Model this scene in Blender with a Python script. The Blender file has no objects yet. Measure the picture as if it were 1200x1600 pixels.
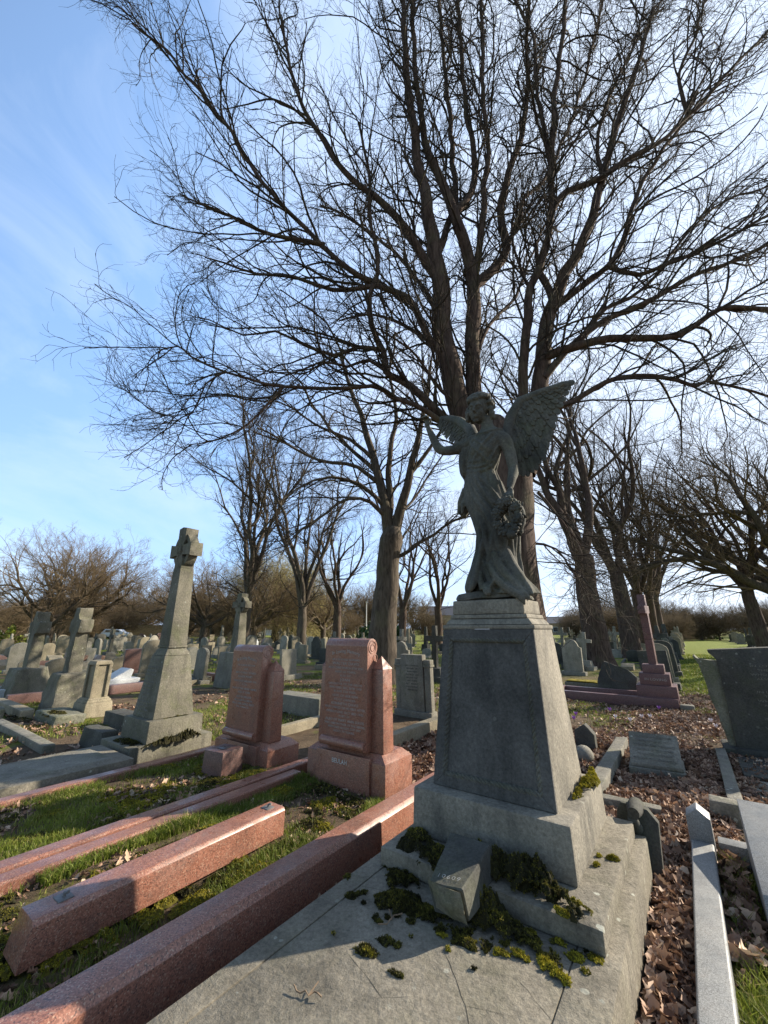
import bpy, bmesh, math, random
import numpy as np
from mathutils import Vector, Matrix
R=math.radians; PI=math.pi
random.seed(7); rng=np.random.default_rng(11)
sc=bpy.context.scene; COL=sc.collection
# ---------------------------------------------------------------- camera model
FPX=620.0; PITCH=math.atan(183/620); CP,SP=math.cos(PITCH),math.sin(PITCH); HC=1.6
E1=(math.cos(R(-36)),math.sin(R(-36))); E2=(-E1[1],E1[0])      # the rows of graves: e1 across, e2 along
def ray(px,py):
    v=(800-py)/FPX; return ((px-600)/FPX, CP-v*SP, SP+v*CP)
def atY(px,py,Y):
    r=ray(px,py); t=Y/r[1]; return Vector((r[0]*t,Y,HC+r[2]*t))
def atz(px,py,z):
    r=ray(px,py); t=(z-HC)/r[2]; return (r[0]*t*E1[0]+r[1]*t*E1[1], r[0]*t*E2[0]+r[1]*t*E2[1])
def atb(px,py,b):
    r=ray(px,py); t=b/(r[0]*E2[0]+r[1]*E2[1]); return ((r[0]*E1[0]+r[1]*E1[1])*t, HC+r[2]*t)
def W(a,b,z=0): return Vector((a*E1[0]+b*E2[0], a*E1[1]+b*E2[1], z))
cam=bpy.data.cameras.new('camera'); co=bpy.data.objects.new('camera',cam); COL.objects.link(co)
cam.sensor_fit='HORIZONTAL'; cam.sensor_width=36; cam.lens=FPX/1200*36; cam.clip_end=2000; cam.clip_start=.05
co.location=(0,0,HC); co.rotation_euler=(R(90)+PITCH,0,0); sc.camera=co
# ---------------------------------------------------------------- light
EL=R(25.5); AZ=R(71.5)      # sun azimuth clockwise from +Y
SD=Vector((math.cos(EL)*math.sin(AZ),math.cos(EL)*math.cos(AZ),math.sin(EL)))
sl=bpy.data.lights.new('sun','SUN'); sl.energy=5.0; sl.angle=R(.5); sl.color=(1,.89,.74)
so=bpy.data.objects.new('sun',sl); COL.objects.link(so); so.rotation_euler=SD.to_track_quat('Z','Y').to_euler(); so.location=(20,5,20)
wd=bpy.data.worlds.new('World'); sc.world=wd; wd.use_nodes=True; nt=wd.node_tree; nt.nodes.clear()
N=nt.nodes.new; L=nt.links.new
sky=N('ShaderNodeTexSky'); sky.sky_type='NISHITA'; sky.sun_disc=False; sky.sun_elevation=EL; sky.sun_rotation=AZ
sky.air_density=1.0; sky.dust_density=1.0; sky.ozone_density=1.6; sky.altitude=20
bg=N('ShaderNodeBackground'); bg.inputs[1].default_value=.105; ow=N('ShaderNodeOutputWorld')
# thin high cloud, plus a bluish veil added to brighten the sky ahead
tc=N('ShaderNodeTexCoord'); mp=N('ShaderNodeMapping'); mp.inputs['Scale'].default_value=(1.0,1.4,2.2); mp.inputs['Rotation'].default_value=(0,0,R(35))
L(tc.outputs['Generated'],mp.inputs[0])
n1=N('ShaderNodeTexNoise'); n1.inputs['Scale'].default_value=1.5; n1.inputs['Detail'].default_value=8; n1.inputs['Roughness'].default_value=.6; n1.inputs['Distortion'].default_value=.5
L(mp.outputs[0],n1.inputs[0])
sx=N('ShaderNodeSeparateXYZ'); L(tc.outputs['Generated'],sx.inputs[0])
mr=N('ShaderNodeMapRange'); dt=N('ShaderNodeVectorMath'); dt.operation='DOT_PRODUCT'; L(tc.outputs['Generated'],dt.inputs[0]); dt.inputs[1].default_value=tuple(SD); mr.inputs[1].default_value=.1; mr.inputs[2].default_value=.8; mr.inputs[3].default_value=-.22; mr.inputs[4].default_value=.24; L(dt.outputs['Value'],mr.inputs[0])
ad=N('ShaderNodeMath'); ad.operation='ADD'; L(n1.outputs[0],ad.inputs[0]); L(mr.outputs[0],ad.inputs[1])
cr=N('ShaderNodeMapRange'); cr.inputs[1].default_value=.24; cr.inputs[2].default_value=.72; cr.inputs[3].default_value=.06; cr.inputs[4].default_value=.85; L(ad.outputs[0],cr.inputs[0])
mx=N('ShaderNodeMix'); mx.data_type='RGBA'; mx.inputs[7].default_value=(4.5,5.1,6.0,1)
d2=N('ShaderNodeVectorMath'); d2.operation='DOT_PRODUCT'; L(tc.outputs['Generated'],d2.inputs[0]); d2.inputs[1].default_value=(.30,.94,.15)
vr=N('ShaderNodeMapRange'); vr.interpolation_type='SMOOTHSTEP'; vr.inputs[1].default_value=-.2; vr.inputs[2].default_value=.7; vr.inputs[3].default_value=.0; vr.inputs[4].default_value=.55; L(d2.outputs['Value'],vr.inputs[0])
vn=N('ShaderNodeMath'); vn.operation='MULTIPLY'; L(vr.outputs[0],vn.inputs[0]); vs=N('ShaderNodeMapRange'); vs.inputs[1].default_value=.3; vs.inputs[2].default_value=.7; vs.inputs[3].default_value=.95; vs.inputs[4].default_value=1.05; L(n1.outputs[0],vs.inputs[0]); L(vs.outputs[0],vn.inputs[1])
ml=N('ShaderNodeMix'); ml.data_type='RGBA'; ml.inputs[7].default_value=(2.1,4.0,7.6,1); L(vn.outputs[0],ml.inputs[0]); L(sky.outputs[0],ml.inputs[6])
cm=N('ShaderNodeMath'); cm.operation='MULTIPLY'; cm.use_clamp=True; L(cr.outputs[0],cm.inputs[0]); v2=N('ShaderNodeMapRange'); v2.inputs[1].default_value=-.2; v2.inputs[2].default_value=.5; v2.inputs[3].default_value=.1; v2.inputs[4].default_value=1; L(d2.outputs['Value'],v2.inputs[0]); L(v2.outputs[0],cm.inputs[1])
L(cm.outputs[0],mx.inputs[0]); L(ml.outputs[2],mx.inputs[6]); L(mx.outputs[2],bg.inputs[0]); L(bg.outputs[0],ow.inputs[0])
sc.view_settings.view_transform='Standard'; sc.view_settings.look='None'; sc.view_settings.exposure=1.1; sc.view_settings.gamma=1
# ---------------------------------------------------------------- materials
M={}
def newmat(name,rough=.85,spec=.3):
    m=bpy.data.materials.new(name); m.use_nodes=True; t=m.node_tree; b=t.nodes['Principled BSDF']
    b.inputs['Roughness'].default_value=rough; b.inputs['Specular IOR Level'].default_value=spec; M[name]=m
    return m,t,b
def noise(t,vec,scale,detail=6,rough=.6,dist=0):
    n=t.nodes.new('ShaderNodeTexNoise'); n.inputs['Scale'].default_value=scale; n.inputs['Detail'].default_value=detail
    n.inputs['Roughness'].default_value=rough; n.inputs['Distortion'].default_value=dist
    if vec is not None: t.links.new(vec,n.inputs['Vector'])
    return n.outputs[0]
def rng_(t,v,a,b,c=0,d=1):
    n=t.nodes.new('ShaderNodeMapRange'); n.inputs[1].default_value=a; n.inputs[2].default_value=b; n.inputs[3].default_value=c; n.inputs[4].default_value=d
    t.links.new(v,n.inputs[0]); return n.outputs[0]
def mixc(t,f,a,b,mode='MIX'):
    n=t.nodes.new('ShaderNodeMix'); n.data_type='RGBA'; n.blend_type=mode
    for i,v in ((0,f),(6,a),(7,b)):
        if isinstance(v,(int,float)): n.inputs[i].default_value=v
        elif isinstance(v,tuple): n.inputs[i].default_value=(*v,1)
        else: t.links.new(v,n.inputs[i])
    return n.outputs[2]
def math_(t,op,a,b=0,c=None):
    n=t.nodes.new('ShaderNodeMath'); n.operation=op
    for i,v in enumerate((a,b) if c is None else (a,b,c)):
        if isinstance(v,(int,float)): n.inputs[i].default_value=v
        else: t.links.new(v,n.inputs[i])
    return n.outputs[0]
def bump(t,b,h,strength=.4,dist=.01):
    n=t.nodes.new('ShaderNodeBump'); n.inputs['Strength'].default_value=strength; n.inputs['Distance'].default_value=dist
    t.links.new(h,n.inputs['Height']); t.links.new(n.outputs[0],b.inputs['Normal'])
def pos(t,scale=(1,1,1)):
    g=t.nodes.new('ShaderNodeNewGeometry'); m=t.nodes.new('ShaderNodeMapping'); m.inputs['Scale'].default_value=scale
    t.links.new(g.outputs['Position'],m.inputs[0]); return m.outputs[0]
def stone(name,c1,c2,c3=None,spots=(.42,.43,.36),spotamt=.5,bumps=.5,rough=.9,green=0.,stain=.5):
    m,t,b=newmat(name,rough,.25); p=pos(t); ps=pos(t,(1,1,.28))
    big=noise(t,p,2.3,6,.65,.5); col=mixc(t,rng_(t,big,.32,.68),c1,c2)
    st=noise(t,ps,5,5,.6,.3); col=mixc(t,rng_(t,st,.5,.78,0,stain),col,c3 or tuple(x*.42 for x in c1))
    if green: 
        g=noise(t,p,3.7,6,.7,.6); col=mixc(t,rng_(t,g,.48,.72,0,green),col,(.10,.115,.045))
    fi=noise(t,p,55,6,.75); col=mixc(t,1.0,col,mixc(t,rng_(t,fi,.3,.72),(.55,.55,.55),(1.3,1.3,1.3)),'MULTIPLY')
    v=t.nodes.new('ShaderNodeTexVoronoi'); v.inputs['Scale'].default_value=13; t.links.new(p,v.inputs[0])
    w=noise(t,p,9,4,.7); s=math_(t,'ADD',v.outputs['Distance'],math_(t,'MULTIPLY',math_(t,'SUBTRACT',w,.5),.9))
    k=math_(t,'MULTIPLY',rng_(t,s,.13,.07,0,1),rng_(t,noise(t,p,1.3,3),.45,.6,0,spotamt)); col=mixc(t,k,col,spots)
    t.links.new(col,b.inputs['Base Color'])
    h=math_(t,'ADD',fi,math_(t,'MULTIPLY',noise(t,p,14,5,.7),2.2)); bump(t,b,h,bumps,.006)
    return m
stone('monument_stone',(.165,.152,.122),(.29,.265,.212),(.055,.055,.052),spotamt=.3,bumps=.55,stain=.85)
stone('shade_darkened_stone',(.058,.057,.053),(.125,.122,.113),(.022,.023,.023),spotamt=.15,bumps=.55,stain=.8)  # darker copy of the monument stone, the front's shade put into its colour
stone('statue_stone',(.05,.05,.043),(.155,.15,.125),(.045,.048,.046),spotamt=.15,green=.35,bumps=.5,stain=.85)
stone('ledger_stone',(.145,.130,.100),(.255,.23,.18),(.06,.056,.046),spotamt=.7,bumps=.8,green=.2,stain=.75)
stone('cross_stone',(.115,.108,.083),(.205,.19,.145),(.05,.048,.04),spotamt=.6,green=.5,bumps=.7,stain=.8)
stone('grey_stone',(.15,.142,.118),(.26,.245,.20),spotamt=.7,green=.45,bumps=.7,stain=.7)
stone('dark_stone',(.05,.05,.044),(.10,.098,.085),spotamt=.3,green=.3)
stone('mossy_stone',(.14,.14,.11),(.23,.225,.17),spotamt=.6,green=.75,bumps=.8)
stone('pale_stone',(.24,.225,.18),(.36,.335,.27),spotamt=.2,green=.35,stain=.6)
stone('tan_stone',(.21,.18,.125),(.31,.27,.19),spotamt=.3,green=.35,stain=.6)
stone('white_marble',(.50,.52,.52),(.62,.63,.62),(.36,.38,.39),spotamt=.0,bumps=.15,rough=.5,stain=.6)
stone('soil',(.035,.027,.02),(.055,.042,.03),spotamt=0,bumps=1)
def granite(name,cols,rough=.3,scale=150,spec=.5,dirt=.35):
    m,t,b=newmat(name,rough,spec); p=pos(t)
    v=t.nodes.new('ShaderNodeTexVoronoi'); v.inputs['Scale'].default_value=scale; t.links.new(p,v.inputs[0])
    s=t.nodes.new('ShaderNodeSeparateColor'); t.links.new(v.outputs['Color'],s.inputs[0])
    r=t.nodes.new('ShaderNodeValToRGB'); r.color_ramp.interpolation='CONSTANT'; e=r.color_ramp.elements
    while len(e)<len(cols): e.new(.5)
    for i,(x,c) in enumerate(cols): e[i].position=x; e[i].color=(*c,1)
    t.links.new(s.outputs[0],r.inputs[0])
    big=noise(t,p,3,6,.7,.4); col=mixc(t,rng_(t,big,.5,.8,0,dirt),r.outputs[0],(.10,.085,.075))
    col=mixc(t,rng_(t,noise(t,p,16,6,.8),.55,.75,0,dirt*.7),col,(.24,.20,.17))
    t.links.new(col,b.inputs['Base Color']); t.links.new(rng_(t,noise(t,p,7,5),.35,.65,rough-.1,rough+.25),b.inputs['Roughness'])
    bump(t,b,noise(t,p,120,4,.7),.12,.003)
    return m
granite('red_granite',[(0,(.20,.088,.060)),(.3,(.27,.118,.078)),(.62,(.33,.155,.105)),(.84,(.11,.055,.042)),(.94,(.38,.24,.17))],scale=190,dirt=.6)
granite('dull_red_granite',[(0,(.09,.05,.043)),(.35,(.14,.07,.058)),(.7,(.19,.10,.08)),(.9,(.08,.05,.045))],rough=.45)
granite('purple_granite',[(0,(.10,.055,.055)),(.35,(.15,.075,.075)),(.7,(.19,.10,.10)),(.9,(.06,.04,.045))],rough=.4)
granite('grey_granite',[(0,(.17,.175,.17)),(.35,(.23,.235,.23)),(.7,(.29,.30,.29)),(.9,(.11,.11,.11))],rough=.5,scale=330,dirt=.5)
granite('black_granite',[(0,(.02,.02,.022)),(.5,(.035,.035,.04)),(.9,(.07,.07,.075))],rough=.25)
granite('brown_granite',[(0,(.12,.06,.035)),(.4,(.18,.09,.05)),(.8,(.25,.14,.08))],rough=.4)
m,t,b=newmat('brick'); br=t.nodes.new('ShaderNodeTexBrick'); br.inputs['Scale'].default_value=1.6
br.inputs['Color1'].default_value=(.40,.28,.16,1); br.inputs['Color2'].default_value=(.31,.21,.13,1); br.inputs['Mortar'].default_value=(.35,.31,.25,1)
tcb=t.nodes.new('ShaderNodeTexCoord'); mb=t.nodes.new('ShaderNodeMapping'); mb.inputs['Rotation'].default_value=(R(90),0,0); t.links.new(tcb.outputs['Object'],mb.inputs[0]); t.links.new(mb.outputs[0],br.inputs[0])
t.links.new(mixc(t,rng_(t,noise(t,pos(t),.7,5),.35,.7,0,.5),br.outputs[0],(.22,.18,.12)),b.inputs['Base Color'])
def bark(name,c1,c2,sc_=14):
    m,t,b=newmat(name,.95,.15); p=pos(t,(1,1,.18)); n=noise(t,p,sc_,7,.7,.5)
    col=mixc(t,rng_(t,n,.36,.64),c1,c2); col=mixc(t,rng_(t,noise(t,pos(t),2.2,5),.5,.75,0,.5),col,(.12,.115,.06))
    t.links.new(col,b.inputs['Base Color']); bump(t,b,n,.9,.03)
bark('bark',(.040,.027,.021),(.125,.088,.068))
bark('grey_bark',(.045,.036,.028),(.13,.105,.08))
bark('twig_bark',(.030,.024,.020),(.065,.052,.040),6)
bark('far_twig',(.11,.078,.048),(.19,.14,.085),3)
bark('willow_twig',(.28,.24,.10),(.36,.31,.14),3)
def plain(name,c,rough=.7,spec=.3,var=.25,sc_=30):
    m,t,b=newmat(name,rough,spec); t.links.new(mixc(t,rng_(t,noise(t,pos(t),sc_,4),.35,.65),tuple(x*(1-var) for x in c),tuple(min(1,x*(1+var)) for x in c)),b.inputs['Base Color'])
plain('lettering',(.50,.50,.47),.6); plain('faded_lettering',(.34,.32,.30),.8); plain('worn_lettering',(.17,.165,.14),.9); plain('incised_lettering',(.055,.055,.05),.95)
plain('white_paint',(.6,.62,.6),.7); plain('van_paint',(.62,.64,.66),.35,.5,.03); plain('car_glass',(.03,.04,.05),.1,.6,.1)
plain('rubber',(.02,.02,.02),.9); plain('metal',(.12,.12,.12),.5); plain('roof_slate',(.09,.09,.10),.8); plain('render_wall',(.62,.60,.55),.9,.2,.08,2)
plain('crocus_purple',(.32,.12,.5),.6,.3,.2); plain('crocus_white',(.75,.72,.78),.6,.3,.1); plain('stick',(.20,.14,.09),.9); plain('joint_dirt',(.045,.042,.033),.98)
plain('ochre_moss',(.20,.16,.025),.95,.1,.5,14); plain('shrub_green',(.05,.085,.025),.6,.3,.5,6); plain('shrub_yellow',(.22,.26,.03),.6,.3,.4,6)
def attrmat(name,stops,rough=.8,transl=.25,tint=.4):
    m,t,b=newmat(name,rough,.25); a=t.nodes.new('ShaderNodeAttribute'); a.attribute_name='var'
    r=t.nodes.new('ShaderNodeValToRGB'); e=r.color_ramp.elements
    while len(e)<len(stops): e.new(.5)
    for i,(x,c) in enumerate(stops): e[i].position=x; e[i].color=(*c,1)
    t.links.new(a.outputs['Fac'],r.inputs[0]); c=mixc(t,1.0,r.outputs[0],mixc(t,rng_(t,noise(t,pos(t),3,4),.3,.7),(1-tint,1-tint,1-tint),(1+tint*.5,1+tint*.5,1+tint*.4)),'MULTIPLY')
    t.links.new(c,b.inputs['Base Color'])
    if transl:
        tr=t.nodes.new('ShaderNodeBsdfTranslucent'); mi=t.nodes.new('ShaderNodeMixShader'); mi.inputs[0].default_value=transl
        t.links.new(c,tr.inputs[0]); t.links.new(b.outputs[0],mi.inputs[1]); t.links.new(tr.outputs[0],mi.inputs[2]); t.links.new(mi.outputs[0],t.nodes['Material Output'].inputs[0])
attrmat('fallen_leaves',[(0,(.06,.036,.026)),(.25,(.19,.108,.072)),(.6,(.37,.235,.16)),(.85,(.52,.37,.26)),(1,(.65,.52,.40))],.65,.12)
attrmat('grass',[(0,(.05,.072,.014)),(.35,(.13,.175,.026)),(.7,(.23,.27,.042)),(.88,(.35,.32,.09)),(1,(.48,.39,.20))],.55,.35)
attrmat('moss',[(0,(.025,.023,.009)),(.4,(.075,.070,.016)),(.75,(.16,.145,.025)),(1,(.30,.25,.04))],.95,.15,.5)
attrmat('bright_moss',[(0,(.09,.08,.012)),(.4,(.27,.235,.022)),(1,(.48,.41,.04))],.95,.15,.3)
# ground
m,t,b=newmat('ground_mat',.97,.1); g=t.nodes.new('ShaderNodeNewGeometry'); mp=t.nodes.new('ShaderNodeMapping'); mp.inputs['Rotation'].default_value=(0,0,R(36)); t.links.new(g.outputs['Position'],mp.inputs[0])
p=mp.outputs[0]; sp=t.nodes.new('ShaderNodeSeparateXYZ'); t.links.new(p,sp.inputs[0]); ax,bx_=sp.outputs[0],sp.outputs[1]
w1=noise(t,p,.55,6,.7,.4); w2=noise(t,p,2.5,6,.7,.5); fi=noise(t,p,30,6,.8)
soil=mixc(t,rng_(t,w2,.35,.65),(.075,.055,.037),(.165,.125,.082)); soil=mixc(t,rng_(t,fi,.5,.7,0,.7),soil,(.20,.13,.085))
grs=mixc(t,rng_(t,noise(t,p,8,6,.8),.3,.7),(.085,.11,.02),(.20,.235,.04)); grs=mixc(t,rng_(t,w2,.52,.72,0,.6),grs,(.20,.17,.05))
wob=math_(t,'MULTIPLY',math_(t,'SUBTRACT',w2,.5),1.6)
av=math_(t,'ADD',ax,wob)
ave=math_(t,'MULTIPLY',rng_(t,av,-1.3,-.4),rng_(t,av,4.6,3.6)); ave=math_(t,'MULTIPLY',ave,rng_(t,math_(t,'ADD',bx_,math_(t,'MULTIPLY',wob,2)),13.5,17))
field=rng_(t,math_(t,'ADD',w1,rng_(t,ax,-22,-4,.06,-.10)),.46,.56)
fm=math_(t,'MAXIMUM',ave,field)
far=rng_(t,bx_,12,26); fm=math_(t,'MAXIMUM',fm,math_(t,'MULTIPLY',far,rng_(t,w1,.38,.5)))
t.links.new(mixc(t,fm,soil,grs),b.inputs['Base Color']); bump(t,b,math_(t,'ADD',fi,w2),.9,.05)
# ---------------------------------------------------------------- object helpers
def tagp(o,label=None,cat=None,group=None,kind=None):
    if label: o['label']=label
    if cat: o['category']=cat
    if group: o['group']=group
    if kind: o['kind']=kind
    return o
def thing(name,label,cat,a,b,z=0,rot=0,group=None,lean=(0,0)):
    o=bpy.data.objects.new(name,None); o.empty_display_size=.2; COL.objects.link(o)
    o.location=W(a,b,z); o.rotation_euler=(R(lean[0]),R(lean[1]),R(-36+rot))
    return tagp(o,label,cat,group)
def link(name,me,parent=None,mat=None):
    o=bpy.data.objects.new(name,me); COL.objects.link(o)
    if mat: me.materials.clear(); me.materials.append(M[mat])
    if parent: o.parent=parent
    return o
def copy_tree(o,parent=None):
    c=o.copy(); COL.objects.link(c)
    if parent: c.parent=parent
    for ch in list(o.children): copy_tree(ch,c)
    return c
class MB:
    def __init__(s): s.bm=bmesh.new()
    def _bev(s,faces,w,seg=2):
        if w>0:
            ed={e for f in faces for e in f.edges}
            bmesh.ops.bevel(s.bm,geom=list(ed),offset=w,segments=seg,affect='EDGES',profile=.6,clamp_overlap=True)
    def box(s,x0,x1,y0,y1,z0,z1,tx=0,ty=0,bev=.006,seg=2,jit=0):
        v=[s.bm.verts.new(c) for c in ((x0,y0,z0),(x1,y0,z0),(x1,y1,z0),(x0,y1,z0),(x0+tx,y0+ty,z1),(x1-tx,y0+ty,z1),(x1-tx,y1-ty,z1),(x0+tx,y1-ty,z1))]
        if jit:
            for q in v: q.co+=Vector((random.uniform(-jit,jit),random.uniform(-jit,jit),random.uniform(-jit,jit)))
        f=[s.bm.faces.new([v[i] for i in q]) for q in ((3,2,1,0),(4,5,6,7),(0,1,5,4),(1,2,6,5),(2,3,7,6),(3,0,4,7))]
        s._bev(f,bev,seg); return s
    def prism(s,pts,y0,y1,bev=.005,ax='y',seg=2,taper=1.0):
        # outline in (x,z) pushed along y, or in (y,z) pushed along x, or (x,y) pushed along z
        def P(u,v,w,k=1):
            return {'y':(u*k,w,v),'x':(w,u,v),'z':(u*k,v*k,w)}[ax]
        A=[s.bm.verts.new(P(u,v,y0)) for u,v in pts]; B=[s.bm.verts.new(P(u,v,y1,taper)) for u,v in pts]
        f=[s.bm.faces.new(A),s.bm.faces.new(B[::-1])]
        n=len(pts); f+=[s.bm.faces.new((A[i],B[i],B[(i+1)%n],A[(i+1)%n])) for i in range(n)]
        s._bev(f,bev,seg); return s
    def tube(s,P,Rr,n=8,cap=True,flat=None,fine=0):
        P=[Vector(p) for p in P]
        if not hasattr(Rr,'__len__'): Rr=[Rr]*len(P)
        if fine:
            Q=[];RR=[];m=len(P)
            for i in range(m-1):
                p0,p1,p2,p3=P[max(0,i-1)],P[i],P[i+1],P[min(m-1,i+2)]
                for k in range(fine):
                    u=k/fine; Q.append(.5*((2*p1)+(p2-p0)*u+(2*p0-5*p1+4*p2-p3)*u*u+(3*p1-p0-3*p2+p3)*u**3))
                    w=u*u*(3-2*u); a,b=Rr[i],Rr[i+1]
                    RR.append(tuple(x*(1-w)+y*w for x,y in zip(a,b)) if hasattr(a,'__len__') else a*(1-w)+b*w)
            Q.append(P[-1]);RR.append(Rr[-1]);P,Rr=Q,RR
        rings=[]; ref=None
        for i,p in enumerate(P):
            t=(P[min(i+1,len(P)-1)]-P[max(i-1,0)]).normalized()
            if ref is None: ref=t.orthogonal().normalized() if flat is None else Vector(flat)
            u=(ref-t*ref.dot(t)).normalized(); v=t.cross(u)
            if flat is None: ref=u
            r=Rr[i]; r=r if hasattr(r,'__len__') else (r,r)
            rings.append([s.bm.verts.new(p+u*(math.cos(2*PI*k/n)*r[0])+v*(math.sin(2*PI*k/n)*r[1])) for k in range(n)])
        for a,b in zip(rings,rings[1:]):
            for k in range(n): s.bm.faces.new((a[k],a[(k+1)%n],b[(k+1)%n],b[k]))
        if cap: s.bm.faces.new(rings[0][::-1]); s.bm.faces.new(rings[-1])
        return s
    def ball(s,c,r,sub=2,rot=None):
        r=r if hasattr(r,'__len__') else (r,r,r)
        m=Matrix.Translation(c)@(rot.to_4x4() if rot else Matrix.Identity(4))@Matrix.Diagonal((*r,1))
        bmesh.ops.create_icosphere(s.bm,subdivisions=sub,radius=1,matrix=m); return s
    def build(s,name,mat,parent=None,smooth=False,rough=0,sub=0,seed=0):
        if sub: bmesh.ops.subdivide_edges(s.bm,edges=s.bm.edges[:],cuts=sub,use_grid_fill=True)
        if rough:
            from mathutils import noise as mn
            for v in s.bm.verts:
                v.co+=mn.noise_vector(v.co*4.5+Vector((seed,seed*2,0)))*rough+mn.noise_vector(v.co*17+Vector((seed,0,3)))*rough*.35
        bmesh.ops.recalc_face_normals(s.bm,faces=s.bm.faces[:])
        me=bpy.data.meshes.new(name); s.bm.to_mesh(me); s.bm.free()
        if smooth: me.shade_smooth()
        else:
            me.shade_smooth()
            try: me.set_sharp_from_angle(angle=R(32))
            except Exception: pass
        return link(name,me,parent,mat)
def npmesh(name,V,F,var=None,smooth=False):
    """V (n,3), F list of (m,k) int arrays, var per-vertex float"""
    me=bpy.data.meshes.new(name); V=np.asarray(V,dtype=np.float32); me.vertices.add(len(V)); me.vertices.foreach_set('co',V.ravel())
    nl=sum(f.size for f in F); me.loops.add(nl); me.loops.foreach_set('vertex_index',np.concatenate([f.ravel() for f in F]).astype(np.int32))
    st=[];o=0
    for f in F:
        st.append(o+np.arange(len(f))*f.shape[1]); o+=f.size
    st=np.concatenate(st).astype(np.int32); me.polygons.add(len(st)); me.polygons.foreach_set('loop_start',st)
    if smooth: me.polygons.foreach_set('use_smooth',np.ones(len(st),bool))
    me.update(calc_edges=True)
    if var is not None:
        at=me.attributes.new('var','FLOAT','POINT'); at.data.foreach_set('value',np.asarray(var,dtype=np.float32))
    return me
def vnoise(x,y,s=1.0,seed=0):
    x=np.asarray(x)*s+seed*13.7; y=np.asarray(y)*s+seed*7.3; xi=np.floor(x);yi=np.floor(y);fx=x-xi;fy=y-yi
    h=lambda a,b:(np.sin(a*127.1+b*311.7+seed)*43758.5453)%1.0
    u=fx*fx*(3-2*fx);v=fy*fy*(3-2*fy)
    return (h(xi,yi)*(1-u)+h(xi+1,yi)*u)*(1-v)+(h(xi,yi+1)*(1-u)+h(xi+1,yi+1)*u)*v
def fbm(x,y,s=1.0,seed=0): return .55*vnoise(x,y,s,seed)+.3*vnoise(x,y,s*2.1,seed+1)+.15*vnoise(x,y,s*4.4,seed+2)
def gz(a,b):        # height of the ground in row coordinates
    a=np.asarray(a,float); b=np.asarray(b,float)
    bed=((a>-3.66)&(a<-2.2)|(a>-5.22)&(a<-3.92))&(b>.2)&(b<3.6)      # the kerbed beds are filled a little above the ground outside
    return .05*(fbm(a,b,.8,3)-.5)+.03*(fbm(a,b,3.1,5)-.5)+.055*bed
_txt={}
def textmesh(mb,s,x,y,z,size,track=1.0,width=None,yaw=None,jx=0,arc=0):
    """letters standing in the local xz plane at y, centred on x"""
    cu=bpy.data.curves.new('t','FONT'); cu.body=s; cu.size=size; cu.align_x='CENTER'; cu.align_y='CENTER'; cu.extrude=.0012; cu.space_character=track; cu.resolution_u=2
    ob=bpy.data.objects.new('t',cu); COL.objects.link(ob); me=bpy.data.meshes.new_from_object(ob.evaluated_get(bpy.context.evaluated_depsgraph_get())) if False else None
    bpy.context.view_layer.update(); dg=bpy.context.evaluated_depsgraph_get(); me=bpy.data.meshes.new_from_object(ob.evaluated_get(dg))
    xs=[v.co.x for v in me.vertices]; w=(max(xs)-min(xs)) if xs else 1; k=(width/w if width else 1)
    for v in me.vertices:
        u=v.co.x*k; zz=v.co.y
        if arc: zz+=arc*(1-(u/(w*k/2))**2)
        v.co=Vector((x+u,y-v.co.z,z+zz))
    mb.bm.from_mesh(me); bpy.data.objects.remove(ob); bpy.data.curves.remove(cu); bpy.data.meshes.remove(me)
# ================================================================ ground
def axis(n,near,far,p):
    u=np.linspace(-1,1,n); return np.sign(u)*(near*np.abs(u)+far*np.abs(u)**p)
gx=axis(261,6,900,5.5); gy=axis(261,6,900,5.5)+3
AA,BB=np.meshgrid(gx-1.0,gy,indexing='ij'); ZZ=gz(AA,BB)
# hollows inside the kerbed graves and along the leaf-filled gap
XX=AA*E1[0]+BB*E2[0]; YY=AA*E1[1]+BB*E2[1]
V=np.stack([XX,YY,ZZ],-1).reshape(-1,3); n=len(gx); m=len(gy); idx=np.arange(n*m).reshape(n,m)
F=np.stack([idx[:-1,:-1],idx[1:,:-1],idx[1:,1:],idx[:-1,1:]],-1).reshape(-1,4)
g=link('ground',npmesh('ground',V,[F],smooth=True),None,'ground_mat'); g['kind']='structure'
# ================================================================ angel monument
CA,CB=-1.112,2.955
t=thing('ledger_tomb','wide grey stone ledger with cracked paving in the foreground, under the angel pedestal','tomb ledger',CA,CB)
x0,x1=-1.75-CA,-.43-CA; y0,y1=.35-CB,3.55-CB
MB().box(x0,x1,y0,y1,-.05,.274,bev=.012).build('slab','ledger_stone',t)
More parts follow.
